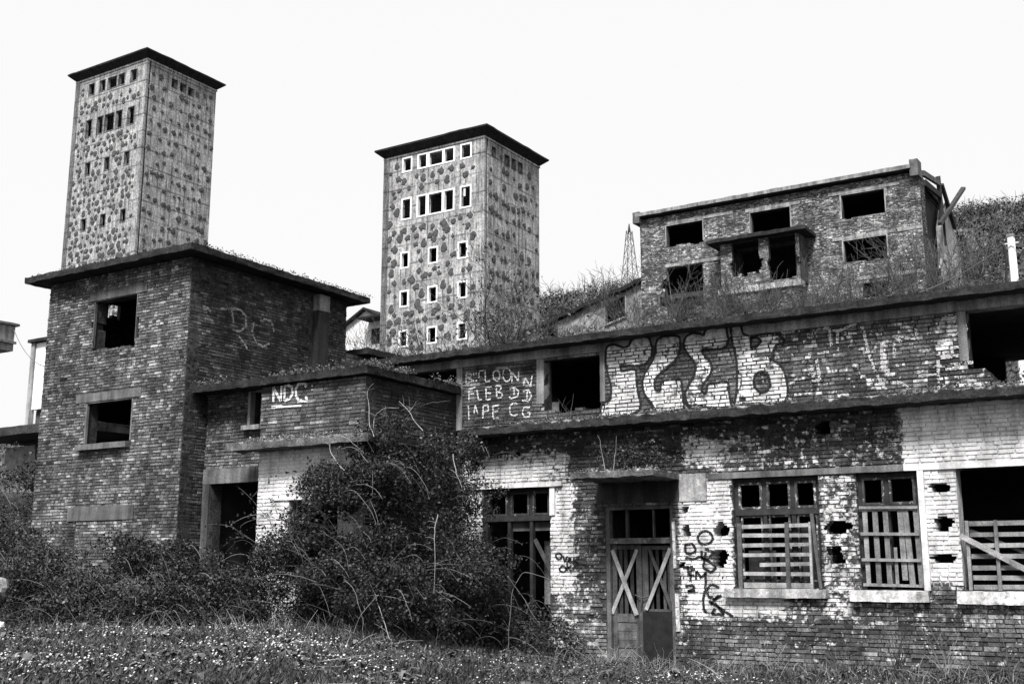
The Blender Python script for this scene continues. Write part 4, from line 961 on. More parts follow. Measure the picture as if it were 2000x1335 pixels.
room(ruin, XR0+.45, XR1-.45, YR+.41, YR+8.5, 11.4, ZT-.1, right=False)
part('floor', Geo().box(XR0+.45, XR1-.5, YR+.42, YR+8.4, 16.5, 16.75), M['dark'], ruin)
part('partition', Geo().box(XR1-.55, XR1-.5, YR+1.0, YR+8.4, 11.4, ZT-.1), M['dark'], ruin)
# torn end: leaning plaster wall and burnt roof timbers
n = 16
ys = np.linspace(YR+4.6, YR+9.1, n+1)
top = np.interp(ys, [YR+4.6, YR+5.9, YR+7.6, YR+9.1], [19.6, 21.2, 20.4, 18.8])+rng.uniform(-.15, .15, n+1)
g = Geo()
for k in range(n):
    a, b = ys[k], ys[k+1]
    for x in (XR1, XR1-.3): g.add([[[x, a, 10], [x, b, 10], [x, b, top[k+1]], [x, a, top[k]]]], 1.0)
    g.add([[[XR1, a, top[k]], [XR1, b, top[k+1]], [XR1-.3, b, top[k+1]], [XR1-.3, a, top[k]]]], .6)
g.add([[[XR1, ys[0], 10], [XR1-.3, ys[0], 10], [XR1-.3, ys[0], top[0]], [XR1, ys[0], top[0]]]], .8)
part('end_wall', g, M['plaster_light'], ruin)
for a, b, w, tn in (((XR1, YR+.8, 21.35), (XR1, YR+4.7, 21.95), .26, .7), ((XR1, YR+1.0, 20.9), (XR1, YR+4.6, 21.2), .25, .2), ((XR1, YR+4.6, 22.3), (XR1, YR+5.0, 18.6), .13, .2), ((XR1+.1, YR+4.8, 21.9), (XR1+.1, YR+7.6, 20.2), .16, .2),
                    ((XR1+.15, YR+3.3, 19.3), (XR1+.3, YR+9.8, 23.1), .17, .22)):
    part('roof_timber', Geo().plank(a, b, w, .2, (1, 0, 0), tone=tn, jit=.03), M['wood'], ruin)
part('rag', Geo().tube([(XR1+.2, YR+3.9, 17.5), (XR1+.25, YR+2.6, 17.2), (XR1+.3, YR+1.7, 16.5), (XR1+.25, YR+1.9, 16.1), (XR1+.3, YR+2.4, 15.6)], [.12, .1, .08, .1, .05], 5, 1.2), M['concrete'], ruin)

# ------------------------------------------------------------------ sloping gallery between tower and ruin
YS = 57.0
shed = thing('sloping_shed', 'plaster shed with steep sloping roof and slanted window holes between tower and ruined hall', 'shed', (-32, YS, 11))
sh = .276
SX0, SX1 = -37.6, -27.3
KS = 57/46
zt0 = 1.6+(13.06-1.6)*KS+sh*(SX0+28.51*KS)-.4
hs = [(-27.42*KS, -26.5*KS, zt0-1.1, zt0-.25), (-24.0*KS, -22.95*KS, zt0-1.45, zt0-.25), (-23.2*KS, -22.3*KS, zt0-3.2, zt0-2.4)]
part('front_wall', panel(front(YS), SX0, SX1, 9.0, zt0, hs, .3, cell=.5, tone=1.0, shear=sh), M['plaster'], shed)
part('side_wall', Geo().box(SX1-.3, SX1-.01, YS+.3, YS+4.6, 9, zt0+sh*(SX1-SX0)-.1), M['plaster'], shed)
for h in hs[:2]:
    z0s = sh*((h[0]+h[1])/2-SX0)
    g = Geo(); 
    g.plank((h[0]-.05, YS-.05, h[2]-.05+sh*(h[0]-SX0)), (h[1]+.05, YS-.05, h[2]-.05+sh*(h[1]-SX0)), .1, .15, tone=1.2)
    g.plank((h[1]+.04, YS-.03, h[2]+sh*(h[1]-SX0)), (h[1]+.04, YS-.03, h[3]+sh*(h[1]-SX0)), .08, .1, tone=1.2)
    part('window_frame', g, M['concrete'], shed)
g = Geo()
for k in range(24):
    a, b = SX0-.3+(SX1-SX0+.4)*k/24, SX0-.3+(SX1-SX0+.4)*(k+1)/24
    e0, e1 = zt0+.02+sh*(a-SX0)+.05*math.sin(k*1.7), zt0+.02+sh*(b-SX0)+.05*math.sin((k+1)*1.7)
    for y in (YS-.35, YS+5): g.add([[[a, y, e0], [b, y, e1], [b, y, e1+.22], [a, y, e0+.22]]], .7)
    g.add([[[a, YS-.35, e0], [b, YS-.35, e1], [b, YS+5, e1], [a, YS+5, e0]], [[a, YS-.35, e0+.22], [b, YS-.35, e1+.22], [b, YS+5, e1+.22], [a, YS+5, e0+.22]]], .8)
part('roof', g, M['slab'], shed)
part('back_wall', panel((np.array([0, YS+4.6, 0]), np.array([1., 0, 0]), np.array([0, 1., 0])), SX0, SX1, 9.0, zt0-.05, (), .2, cell=1., tone=.12, shear=sh), M['plaster'], shed)
part('inner_wall', panel(front(YS+1.4), SX0, SX1-.31, 9.0, zt0-.05, (), .1, cell=1.0, tone=.5, shear=sh), M['dark'], shed)

# ------------------------------------------------------------------ far and small buildings
gh = thing('gabled_house', 'small pale gabled house with dark roof edge on the slope behind the brick house', 'house', (-57, 68.3, 17))
xg0, xg1, yg = -59.2, -54.2, 68.0
gx_ = -56.5
g = Geo()
for y in (yg, yg+7): g.add([[[xg0, y, 16], [xg1, y, 16], [xg1, y, 20.6], [xg0, y, 20.3]], [[xg0, y, 20.3], [xg1, y, 20.6], [gx_+.1, y, 21.7], [gx_-.1, y, 21.7]]], 1.0)
for x, z in ((xg0, 20.3), (xg1, 20.6)): g.add([[[x, yg, 16], [x, yg+7, 16], [x, yg+7, z], [x, yg, z]]], 1.0)
part('wall', g, M['white'], gh)
g = Geo()
for x, z in ((xg0-.5, 20.0), (xg1+.5, 20.3)):
    g.add([[[x, yg-.4, z], [gx_, yg-.4, 21.75], [gx_, yg+7.4, 21.75], [x, yg+7.4, z]], [[x, yg-.4, z+.2], [gx_, yg-.4, 21.95], [gx_, yg+7.4, 21.95], [x, yg+7.4, z+.2]],
           [[x, yg-.4, z], [gx_, yg-.4, 21.75], [gx_, yg-.4, 21.95], [x, yg-.4, z+.2]]], .6)
part('roof', g, M['slab'], gh)
part('lean_to_roof', Geo().box(-56.2, -54.0, yg-1.4, yg-.05, 20.75, 20.9, .6), M['slab'], gh)
part('window', Geo().box(-55.9, -55.0, yg-.04, yg-.01, 19.0, 20.2, .6), M['dark'], gh)

bx = thing('concrete_gallery', 'raised concrete trough of a gallery, cut off square, beyond the tall brick house', 'gallery', (-35, 20, 5))
part('trough', Geo().slab(-36.2, -33.8, 17.5, 22.65, 8.76, 9.6, .3, .03, 2, tone=.95), M['concrete'], bx)
part('rail', Geo().slab(-33.79, -33.72, 17.5, 22.7, 9.0, 9.08, .3, .015, 2, tone=.6).slab(-36.25, -33.7, 17.5, 22.75, 9.605, 9.68, .3, .02, 2, tone=.45), M['concrete'], bx)
part('column', Geo().box(-35.2, -34.7, 17.6, 18.1, 2, 8.75, .8), M['concrete'], bx)

ws = thing('panelled_shed', 'narrow white panelled shed with concrete corner post and thin flat roof behind the tall house', 'shed', (-35.5, 26.2, 5.5))
part('wall', Geo().box(-36.84, -33.5, 25.62, 29, 7.4, 9.85, 1.1), M['white'], ws)
part('post', Geo().slab(-37.05, -36.86, 25.55, 25.75, 5.0, 9.86, .3, .012, tone=1.3), M['concrete'], ws)
part('roof', Geo().slab(-37.15, -33.2, 25.45, 29.2, 9.88, 9.99, .3, .015), M['slab'], ws)
part('base_wall', Geo().box(-36.8, -33.5, 25.8, 29, 4.5, 7.38, 3), M['slab'], ws)
pc = thing('porch_roof', 'low slab roof on rough blocks, dark underneath, beside the tall brick house', 'porch', (-26, 19.5, 3))
part('roof', Geo().slab(-29, -24.2, 18.2, 22, 5.12, 5.34, .2, .03, 4, tone=1.8), M['slab'], pc)
part('block_wall', Geo().slab(-28.6, -27.3, 19.2, 19.6, 3, 4.95, .25, .08, 3, tone=.8), M['stone'], pc)
part('rubble', Geo().slab(-27.25, -26.2, 20.2, 20.8, 3, 5.0, .16, .3, 2.2, tone=.55), M['stone'], pc)
part('back_wall', Geo().box(-29, -24.2, 21.8, 22, 3, 5.1), M['dark'], pc)

# poles, pylon, cables ------------------------------------------------
pole = thing('utility_pole', 'slim white concrete pole with a short crossbar rising above the workshop roof', 'pole', (-4.42, 31.6, 2.6))
part('post', Geo().tube([(-4.42, 31.6, 2.4), (-4.44, 31.6, 6), (-4.46, 31.6, 10.28)], [.12, .11, .095], 8, 1.3), M['white'], pole)
part('crossbar', Geo().box(-4.60, -4.26, 31.44, 31.47, 10.06, 10.09, .8), M['white'], pole)
part('cap', Geo().tube([(-4.46, 31.6, 10.28), (-4.46, 31.6, 10.36)], [.12, .11], 6, .9, True), M['concrete'], pole)
part('insulator', Geo().tube([(-4.62, 31.45, 10.0), (-4.6, 31.45, 9.5), (-4.66, 31.45, 8.9)], .03, 4, .7), M['iron'], pole)
def cable(a, b, sag, n=14):
    t = np.linspace(0, 1, n)[:, None]
    P = np.array(a)*(1-t)+np.array(b)*t; P[:, 2] -= sag*4*(t*(1-t))[:, 0]
    return P
tag(part('overhead_cable', Geo().tube(cable((-4.64, 31.45, 10.0), (-13.5, 52, 14.0), .5), .018, 4, 6.0), M['iron']), 'pale cable running from the white pole down towards the ruined hall', 'cable')
tag(part('overhead_cable', Geo().tube(cable((-4.1, 31.5, 9.9), (8, 30, 9.2), .5), .012, 4, 2.0), M['iron']), 'thin cable running from the white pole out past the edge', 'cable')
tag(part('overhead_cable', Geo().tube(cable((-33.8, 22.6, 9.5), (-21.0, 16.0, 6.6), .9), .012, 4, 3.0), M['iron']), 'thin cable sagging from the concrete trough to the upper window of the tall brick house', 'cable')
py = thing('lattice_pylon', 'slender steel lattice pylon far off on the skyline beside the ruined hall', 'pylon', (-81.5, 165.2, 42))
c0 = np.array([-81.5, 165.2]); z0p, z1p = 38.0, 57.3
def leg(i, z):
    h = np.interp(z, [z0p, z1p-5, z1p], [2.0, .75, .35]); sx, sy = ((-1, -1), (1, -1), (1, 1), (-1, 1))[i]
    return (c0[0]+sx*h, c0[1]+sy*h, z)
for i in range(4): part('leg', Geo().tube([leg(i, z) for z in (z0p, z1p-5, z1p)], .065, 4, 1.6), M['iron'], py)
g = Geo()
zs = np.linspace(z0p, z1p, 10)
for i in range(4):
    for k in range(9):
        g.tube([leg(i, zs[k]), leg((i+1) % 4, zs[k+1])], .035, 4, 1.6); g.tube([leg((i+1) % 4, zs[k]), leg(i, zs[k+1])], .035, 4, 1.6)
part('bracing', g, M['iron'], py, kind='stuff')
part('tip', Geo().tube([(c0[0], c0[1], z1p-.2), (c0[0], c0[1], z1p+1.2)], [.3, .08], 4, 1.0), M['iron'], py)
# ------------------------------------------------------------------ VEGETATION
def leaf_quads(C, size, up=0.3, asp=0.6):
    n = len(C)
    a = rng.normal(size=(n, 3)); a /= np.linalg.norm(a, axis=1)[:, None]
    nn = rng.normal(size=(n, 3))+np.array([0, -0.3, up*2]); nn -= a*(nn*a).sum(1)[:, None]
    nn /= np.linalg.norm(nn, axis=1)[:, None]+1e-9
    b = np.cross(nn, a)
    s = (size*rng.uniform(.45, 1.55, n))[:, None]
    return np.stack([C-a*s, C+b*s*asp+nn*s*.15, C+a*s, C-b*s*asp+nn*s*.15], 1)

def cane(p0, direction, length, droop, n=9, wob=0.05):
    d = np.array(direction, float); d /= np.linalg.norm(d)
    t = np.linspace(0, 1, n)
    P = np.array(p0)+d*length*t[:, None]
    P[:, 2] -= droop*length*t**2
    P += np.cumsum(rng.normal(0, wob*length/n, (n, 3)), 0)
    return P

def bramble(name, label, cat, blobs, n_leaf, n_cane, loc, size=0.04, tones=(.016, .05), group=None, extra=()):
    t = thing(name, label, cat, loc, group)
    sat = []
    for c, r in blobs:
        for q in range(9):
            d = rng.normal(size=3); d[2] = d[2]*.8+.2; d /= np.linalg.norm(d)
            rr_ = rng.uniform(.22, .5)
            sat.append((tuple(np.array(c)+d*np.array(r)*rng.uniform(.75, 1.12)), (rr_*1.3, rr_, rr_*.9)))
    blobs = [(c, tuple(np.array(r)*.88)) for c, r in blobs]+sat
    vol = np.array([b[1][0]*b[1][1]*b[1][2] for b in blobs]); vol = vol**.8; vol = vol/vol.sum()
    g = Geo(); cg = Geo()
    for (c, r), f in zip(blobs, vol):
        n = int(n_leaf*f)
        d = rng.normal(size=(n, 3)); d /= np.linalg.norm(d, axis=1)[:, None]
        rad = rng.uniform(0.25, 1, n)**0.45
        P = np.array(c)+d*rad[:, None]*np.array(r)
        # clumps and gaps: pull leaves towards noise maxima and throw away the thin places
        lump = fbm(P*1.6, 41, 3)
        shell = fbm(d*2.2+np.array(c)*1.3, 51, 3)
        P = np.array(c)+(P-np.array(c))*(0.72+0.56*shell)[:, None]
        keep = (lump > 0.455+0.2*(rad-0.75)) & (P[:, 2] > terrain(P[:, 0], P[:, 1])-.02) & ~((P[:, 1] > YF-.02) & (P[:, 0] > XA1)) & ~((P[:, 1] > YA-.03) & (P[:, 0] < XA1+.03) & (P[:, 0] > XL1+.05)) & ~((P[:, 1] > YL0-.03) & (P[:, 0] < XL1+.05) & (P[:, 0] > XL0-.02))
        P = P[keep]; lump = lump[keep]
        tn = rng.uniform(*tones, len(P))*np.where(rng.random(len(P)) < .10, rng.uniform(2.0, 5.0, len(P)), 1)
        g.add(leaf_quads(P, size), tn)
        m_ = int(n_cane*f)
        for i in range(m_):
            a = rng.uniform(0, 2*math.pi)
            b0 = np.array([c[0]+r[0]*.8*rng.uniform(-1, 1), c[1]+r[1]*rng.uniform(-1, .5), 0]); b0[2] = terrain(b0[0], b0[1])
            ln = r[2]*rng.uniform(.9, 1.9)
            P = cane(b0, (math.cos(a)*.7, math.sin(a)*.5-.15, rng.uniform(.7, 1.5)), ln, rng.uniform(.1, .75))
            P = P[~((P[:, 1] > YF-.05) & (P[:, 0] > XA1))]
            if len(P) > 3: cg.tube(P, np.linspace(rng.uniform(.004, .008), .002, len(P)), 3, rng.uniform(.03, .10)*(2.2 if rng.random() < .15 else 1))
    for i in range(int(n_cane*.8)):
        k = rng.choice(len(blobs), p=vol); c, r = blobs[k]
        d = rng.normal(size=3); d[2] = abs(d[2])*.8; d[1] = -abs(d[1]); d /= np.linalg.norm(d)
        p0 = np.array(c)+d*np.array(r)*.75
        P = cane(p0, d*np.array([1.2, .6, 1.0])+np.array([rng.normal(0, .5), 0, .25]), rng.uniform(.35, 1.35), rng.uniform(.2, .9), 9, .07)
        P = P[~((P[:, 1] > YA-.05) & (P[:, 0] < XA1+.05)) & ~((P[:, 1] > YF-.05) & (P[:, 0] > XA1))]
        if len(P) < 4: continue
        cg.tube(P, np.linspace(.006, .002, len(P)), 3, rng.uniform(.04, .22))
        m_ = rng.integers(3, 34)
        q = P[rng.integers(1, len(P), m_)]+rng.normal(0, .045, (m_, 3))
        g.add(leaf_quads(q, size*1.05), rng.uniform(*tones, m_)*rng.choice([1, 1, 2.5], m_))
    for P, r_, tn in extra:
        P = np.array(P, float)
        tt = np.linspace(0, len(P)-1, len(P)*4)
        Q = np.stack([np.interp(tt, np.arange(len(P)), P[:, k]) for k in range(3)], 1)
        ker = np.array([1, 2, 3, 2, 1.])/9
        for k in range(3):
            Q[:, k] = np.convolve(np.pad(Q[:, k], 2, mode='edge'), ker, 'valid')
        Q = Q+(fbm(Q*3.1, 5, 3)[:, None]-.5)*.08
        cg.tube(Q, np.linspace(r_*.7, r_*.25, len(Q)), 4, tn*.8)
        for w in range(4):
            j = rng.integers(2, len(Q)-1)
            cg.tube(cane(Q[j], (rng.normal(), rng.normal()*.3, rng.uniform(.2, 1.2)), rng.uniform(.12, .35), .2, 5, .12), np.linspace(r_*.3, .0015, 5), 3, tn*.6)
    part('foliage', g, M['bramble'], t, kind='stuff')
    part('canes', cg, M['twig'], t, kind='stuff')
    return t
ex = [([(x, 15.72, z) for x, z in q], .013, .42) for q in
      [[(-12.81, 3.92), (-12.91, 4.26), (-12.99, 4.59), (-12.96, 4.82), (-12.82, 4.92)], [(-12.81, 4.09), (-12.79, 4.34), (-12.61, 4.44), (-12.22, 4.43)], [(-11.72, 3.96), (-12.04, 4.34), (-12.27, 4.57)],
       [(-12.04, 4.34), (-11.92, 4.49)], [(-13.34, 3.32), (-13.64, 3.5), (-13.82, 3.8), (-13.77, 3.97), (-13.66, 4.03), (-13.4, 3.98), (-13.05, 3.67)], [(-11.14, 3.57), (-11.04, 3.27), (-10.94, 2.95)], [(-11.42, 2.59), (-11.45, 2.17), (-11.49, 1.2)]]]
ex += [([(-11.2, 17.6, .2), (-11.1, 17.5, 1.2), (-10.9, 17.6, 1.7), (-10.4, 17.8, 1.5), (-9.9, 18, .9)], .009, .25), ([(-10.6, 18.6, .0), (-11.3, 18.6, .9), (-12.0, 18.6, 1.7)], .012, .2),
       ([(-11.9, 15.2, .4), (-12.2, 15.2, 1.1), (-12.6, 15.3, 1.6)], .011, .4), ([(-12.6, 15.0, .45), (-12.4, 14.9, .9), (-12.0, 15, 1.3)], .01, .4)]
bramble('bramble_bush', 'big dark bramble bush climbing the corner between the low annex and the long workshop', 'bush',
        [((-12.7, 17.3, 2.3), (1.15, 1.2, 1.9)), ((-13.4, 16.0, 1.7), (1.25, .8, 1.9)), ((-14.5, 15.4, 1.2), (1.15, .8, 1.35)), ((-12.1, 17.6, 1.3), (.95, 1.1, 1.15)), ((-12.7, 15.9, 1.2), (1.2, 1.0, 1.3)), ((-11.35, 18.3, .6), (.75, .6, .7)),
         ((-13.0, 16.2, 3.3), (.8, .5, .85)), ((-15.6, 15.0, .9), (1.0, .8, 1.1)), ((-14.1, 15.6, 1.9), (.8, .5, .7)), ((-13.8, 15.8, 2.7), (.6, .45, .7))], 220000, 420, (-13, 16, .4), .024, extra=ex)
bramble('bramble_thicket', 'low bramble thicket in front of the doorway of the recessed bay', 'thicket',
        [((-17.0, 14.9, 1.0), (1.3, .9, 1.25)), ((-18.0, 14.2, 1.0), (1.2, .9, 1.15)), ((-16.0, 14.2, .7), (1.2, .8, .95)), ((-15.0, 14.0, .5), (1.0, .7, .8))], 110000, 260, (-17, 14.4, .6), .024, group='brambles at the foot of the walls')
bramble('bramble_thicket', 'wide bramble thicket along the foot of the tall brick house', 'thicket',
        [((-19.3, 14.4, 1.1), (1.3, 1.1, 1.15)), ((-18.6, 13.2, .8), (1.3, .8, .95)), ((-20.7, 14.2, 1.2), (1.3, 1.1, 1.2)), ((-19.8, 13.0, .8), (1.2, .8, 1.0)), ((-17.2, 13.2, .6), (1.2, .7, .85))], 110000, 280, (-19.6, 13.8, .6), .024, tones=(.03, .085), group='brambles at the foot of the walls')
bramble('bramble_thicket', 'tall bramble thicket left of the tall brick house at the edge', 'thicket',
        [((-22.2, 14.2, 1.7), (1.3, 1.2, 1.5)), ((-23.6, 15.0, 2.6), (1.3, 1.2, 1.2)), ((-21.6, 12.9, 1.0), (1.2, .9, 1.25)), ((-22.9, 13.0, 1.5), (1.3, 1.0, 1.3)), ((-24.2, 13.4, 2.0), (1.3, 1.2, 1.4)), ((-24.4, 16.6, 3.3), (1.4, 1.0, 0.9)), ((-21.0, 12.0, .7), (1.0, .7, .8))], 110000, 320, (-22.5, 13.8, .8), .026, tones=(.03, .085), group='brambles at the foot of the walls')

# turf ---------------------------------------------------------------
n = 95000
# denser towards the camera and along the picture's foot
ang = np.radians(rng.uniform(-62, -4, n)); dist = rng.uniform(8.0**.5, 23.0**.5, n)**2
X, Y = dist*np.sin(ang), dist*np.cos(ang)
okk = (fbm(np.stack([X*1.4, Y*1.4, X*0], -1), 91, 3)+rng.normal(0, .05, n) > .40) & (Y < YF-.03) & ~((Y > YA-.1) & (X < XA1)) & ~((Y > YL0-.1) & (X < XL1))
X, Y = X[okk], Y[okk]; n = len(X)
Z = terrain(X, Y)
hgt = rng.uniform(.05, .15, n)*(0.6+0.9*fbm(np.stack([X*.9, Y*.9, X*0], -1), 7, 3))
hgt *= np.where((Y > 18.4) & (X > -11), 1.25, 1.0)*np.where((Y > 17.2) & (X < -8.2) & (X > -10.6), .4, 1.0)
a = rng.uniform(0, 2*math.pi, n); w_ = rng.uniform(.006, .012, n)
lean = rng.normal(0, .5, (n, 2))*hgt[:, None]
B = np.stack([X, Y, Z-.01], -1); dx = np.stack([np.cos(a)*w_, np.sin(a)*w_, 0*a], -1)
Mi = B+np.stack([lean[:, 0]*.4, lean[:, 1]*.4, hgt*.6], -1); Tp = B+np.stack([lean[:, 0], lean[:, 1], hgt], -1)
g = Geo()
tn = rng.uniform(.016, .06, n)*(.5+1.0*fbm(np.stack([X*.5, Y*.5, X*0], -1), 17, 3))
tn = np.where(rng.random(n) < .08, tn*3.2, tn)
g.add(np.stack([B-dx, B+dx, Mi+dx*.8, Mi-dx*.8], 1), tn)
g.add(np.stack([Mi-dx*.8, Mi+dx*.8, Tp+dx*.1, Tp-dx*.1], 1), tn)
nl = 60000
ang = np.radians(rng.uniform(-62, -4, nl)); dist = rng.uniform(8.0**.5, 22.0**.5, nl)**2
X, Y = dist*np.sin(ang), dist*np.cos(ang)
ok = (Y < YF-.05) & ~((Y > YA-.1) & (X < XA1)) & ~((Y > YL0-.1) & (X < XL1)); X, Y = X[ok], Y[ok]
g.add(leaf_quads(np.stack([X, Y, terrain(X, Y)+rng.uniform(.01, .10, len(X))], -1), .022, .9), rng.uniform(.02, .09, len(X)))
grass = part('grass', g, M['leaf'], None, (0, 0, 0), kind='stuff')

# broad-leaved weeds in rosettes, fallen sticks and rubble crumbs lie in the turf
g = Geo()
for k in range(420):
    x, y = rng.uniform(-17, -2), rng.uniform(7, 18.6)
    if (y > 15.5 and x < -12): continue
    z = float(terrain(x, y)); m_ = rng.integers(7, 16); rr_ = rng.uniform(.05, .16)
    for q in range(m_):
        a = rng.uniform(0, 2*math.pi); d = np.array([math.cos(a), math.sin(a), 0]); sd_ = np.array([-d[1], d[0], 0])*rr_*.22
        up = rng.uniform(.2, .9)*rr_
        b0 = np.array([x, y, z+.01]); mid = b0+d*rr_*.6+np.array([0, 0, up]); tip = b0+d*rr_*1.2+np.array([0, 0, up*.8])
        tn_ = rng.uniform(.03, .14)
        g.add([[b0-sd_*.3, b0+sd_*.3, mid+sd_, mid-sd_], [mid-sd_, mid+sd_, tip+sd_*.2, tip-sd_*.2]], tn_)
part('rosette_weeds', g, M['leaf'], None, (0, 0, 0), kind='stuff')
g = Geo()
for k in range(260):
    x, y = rng.uniform(-17, -2), rng.uniform(7, 19)
    if (y > 15.5 and x < -12): continue
    z = float(terrain(x, y))
    P = cane((x, y, z+.04), (rng.normal(), rng.normal(), rng.uniform(-.05, .25)), rng.uniform(.15, .8), .05, 6, .12)
    g.tube(P, np.linspace(.006, .002, 6), 3, rng.uniform(.06, .45))
part('fallen_sticks', g, M['twig'], None, (0, 0, 0), kind='stuff')
# daisies
n = 24000
ang = np.radians(rng.uniform(-62, -6, n)); dist = rng.uniform(8.5**.5, 19.0**.5, n)**2
X, Y = dist*np.sin(ang), dist*np.cos(ang)
dens = .5*fbm(np.stack([X*.8, Y*.8, X*0], -1), 27, 3)+.5*fbm(np.stack([X*3.5, Y*3.5, X*0], -1), 28, 3)
lim = .53+.17*sstep(-11, -6, X)+.10*sstep(12.8, 14.5, Y)*(X < -11)
ok = (dens+rng.normal(0, .075, n) > lim) & (Y < YF-.4) & ~((Y > 13.6) & (X < -15)) & ~((Y > 15.5) & (X < -12))
X, Y = X[ok], Y[ok]
Z = terrain(X, Y)+rng.uniform(.06, .15, len(X))
g = Geo()
nrm = np.stack([rng.normal(0, .35, len(X)), -.55+rng.normal(0, .3, len(X)), np.ones(len(X))], -1); nrm /= np.linalg.norm(nrm, axis=1)[:, None]
e1 = np.cross(nrm, [0.3, 1, 0]); e1 /= np.linalg.norm(e1, axis=1)[:, None]; e2 = np.cross(nrm, e1)
rad = rng.uniform(.006, .016, len(X))[:, None]
C = np.stack([X, Y, Z], -1)
H = [C+rad*(e1*math.cos(k*math.pi/3)+e2*math.sin(k*math.pi/3)) for k in range(6)]
tn = rng.uniform(.14, .85, len(X))**1.15
g.add(np.stack([H[0], H[1], H[2], H[3]], 1), tn); g.add(np.stack([H[0], H[3], H[4], H[5]], 1), tn)
part('daisies', g, M['petal'], None, (0, 0, 0), kind='stuff')

# dry weeds by the wall ------------------------------------------------
def weed(label, x, y, h, n, spread, tone):
    g = Geo()
    z0 = float(terrain(x, y))
    for k in range(n):
        a = rng.uniform(0, 2*math.pi)
        d = (math.cos(a)*spread, math.sin(a)*spread*.5, 1)
        P = cane((x+rng.uniform(-.12, .12), y+rng.uniform(-.08, .08), z0), d, h*rng.uniform(.5, 1.1), rng.uniform(0, .35), 7, .12)
        g.tube(P, np.linspace(.008, .003, 7), 3, tone*rng.uniform(.5, 1.3))
        for j in range(2, 7):
            if rng.random() < .6:
                Q = cane(P[j], (rng.normal(), rng.normal(), rng.uniform(.3, 1.4)), h*rng.uniform(.1, .3), .2, 4, .1)
                g.tube(Q, np.linspace(.004, .002, 4), 3, tone*rng.uniform(.6, 1.2))
    tag(part('dry_weed', g, M['twig'], None, (x, y, z0)), label, 'weed', 'dry weeds along the foot of the workshop wall')
for lb, x, h, n_, sp, tn in (('dry brown weed stalks right beside the double door', -8.35, .95, 9, .45, .06), ('pale bent stalks under the first pallet window', -6.9, .8, 8, .7, .30), ('sparse dry weed between the first and second window sills', -5.7, .75, 9, .5, .14),
                          ('clump of dark upright weed stalks under the upright-board window', -4.75, 1.0, 16, .35, .05), ('tangle of dry stalks below the pier between the board window and the wide opening', -4.0, .8, 12, .6, .16), ('dry weed stalks under the wide opening', -3.2, .8, 12, .5, .13),
                          ('low dry weed against the brick pier left of the double door', -10.6, .7, 9, .6, .10), ('pale crossing stalks in front of the double door', -9.6, .7, 6, .9, .30)):
    weed(lb, x, YF-rng.uniform(.35, .8), h, n_, sp, tn)
g = Geo()
for k in range(900):
    x = rng.uniform(-16.5, -2.2); y = (YF-abs(rng.normal(0, .9))-.1) if x > -11 else rng.uniform(11.5, 14.5)
    z = float(terrain(x, y))
    P = cane((x, y, z), (rng.normal(0, .5), rng.normal(0, .4), 1), rng.uniform(.15, .5), rng.uniform(.1, .6), 5, .15)
    g.tube(P, np.linspace(.004, .0015, 5), 3, rng.uniform(.08, .4))
part('dry_grass', g, M['twig'], None, (0, 0, 0), kind='stuff')

# bare trees and shrubs ------------------------------------------------
def branching(p, d, ln, r, depth, out, spread=.55, up=.15, ratio=.72):
    n = 5
    P = [np.array(p, float)]
    d = np.array(d, float)/np.linalg.norm(d)
    for i in range(n):
        d = d+rng.normal(0, .075, 3)+np.array([0, 0, up*.15]); d /= np.linalg.norm(d)
        P.append(P[-1]+d*ln/n)
    P = np.array(P)
    out.append((P, np.linspace(r, r*.6, n+1), depth))
    if depth == 0: return
    for k in range(rng.integers(2, 4)+ (1 if depth > 2 else 0)):
        j = rng.integers(2, n+1)
        nd = d+rng.normal(0, spread, 3)+np.array([0, 0, up]); 
        branching(P[j], nd, ln*ratio*rng.uniform(.75, 1.15), r*.58, depth-1, out, spread, up, ratio)
def bare_tree(name, label, cat, x, y, h, stems=1, depth=4, r=.06, tone=.07, leaves=0, group=None, spread=.55, lsize=.08, zb=None):
    z0 = float(terrain(x, y)) if zb is None else zb
    out = []
    for s in range(stems):
        branching((x+rng.uniform(-.2, .2)*(stems > 1), y+rng.uniform(-.2, .2)*(stems > 1), z0-.1), (rng.normal(0, .28)*(stems > 1), rng.normal(0, .2)*(stems > 1), 1), h*.42*rng.uniform(.7, 1.1), r, depth, out, spread)
    t = thing(name, label, cat, (x, y, z0), group)
    tg, bg_ = Geo(), Geo()
    for P, R_, dp in out:
        (tg if dp >= depth-0 else bg_).tube(P, np.maximum(R_, .007), 5 if dp > 2 else 3, tone*rng.uniform(.6, 1.5))
    part('trunk', tg, M['twig'], t)
    part('branches', bg_, M['twig'], t)
    if leaves:
        ends = np.concatenate([P[2:] for P, _, dp in out if dp <= 1])
        C = ends[rng.integers(0, len(ends), leaves)]+rng.normal(0, .14, (leaves, 3))
        part('leaves', Geo().add(leaf_quads(C, lsize), rng.uniform(.05, .14, leaves)), M['leaf'], t, kind='stuff')
    return t
rng = np.random.default_rng(5)
bare_tree('budding_tree', 'budding tree with fine dark twigs in front of the shaded face of the white-rimmed tower', 'tree', -20.6, 32.5, 12.0, 1, 6, .10, .05, 2600, spread=.5, lsize=.05)
gsh = 'bare saplings growing behind the workshop roof'
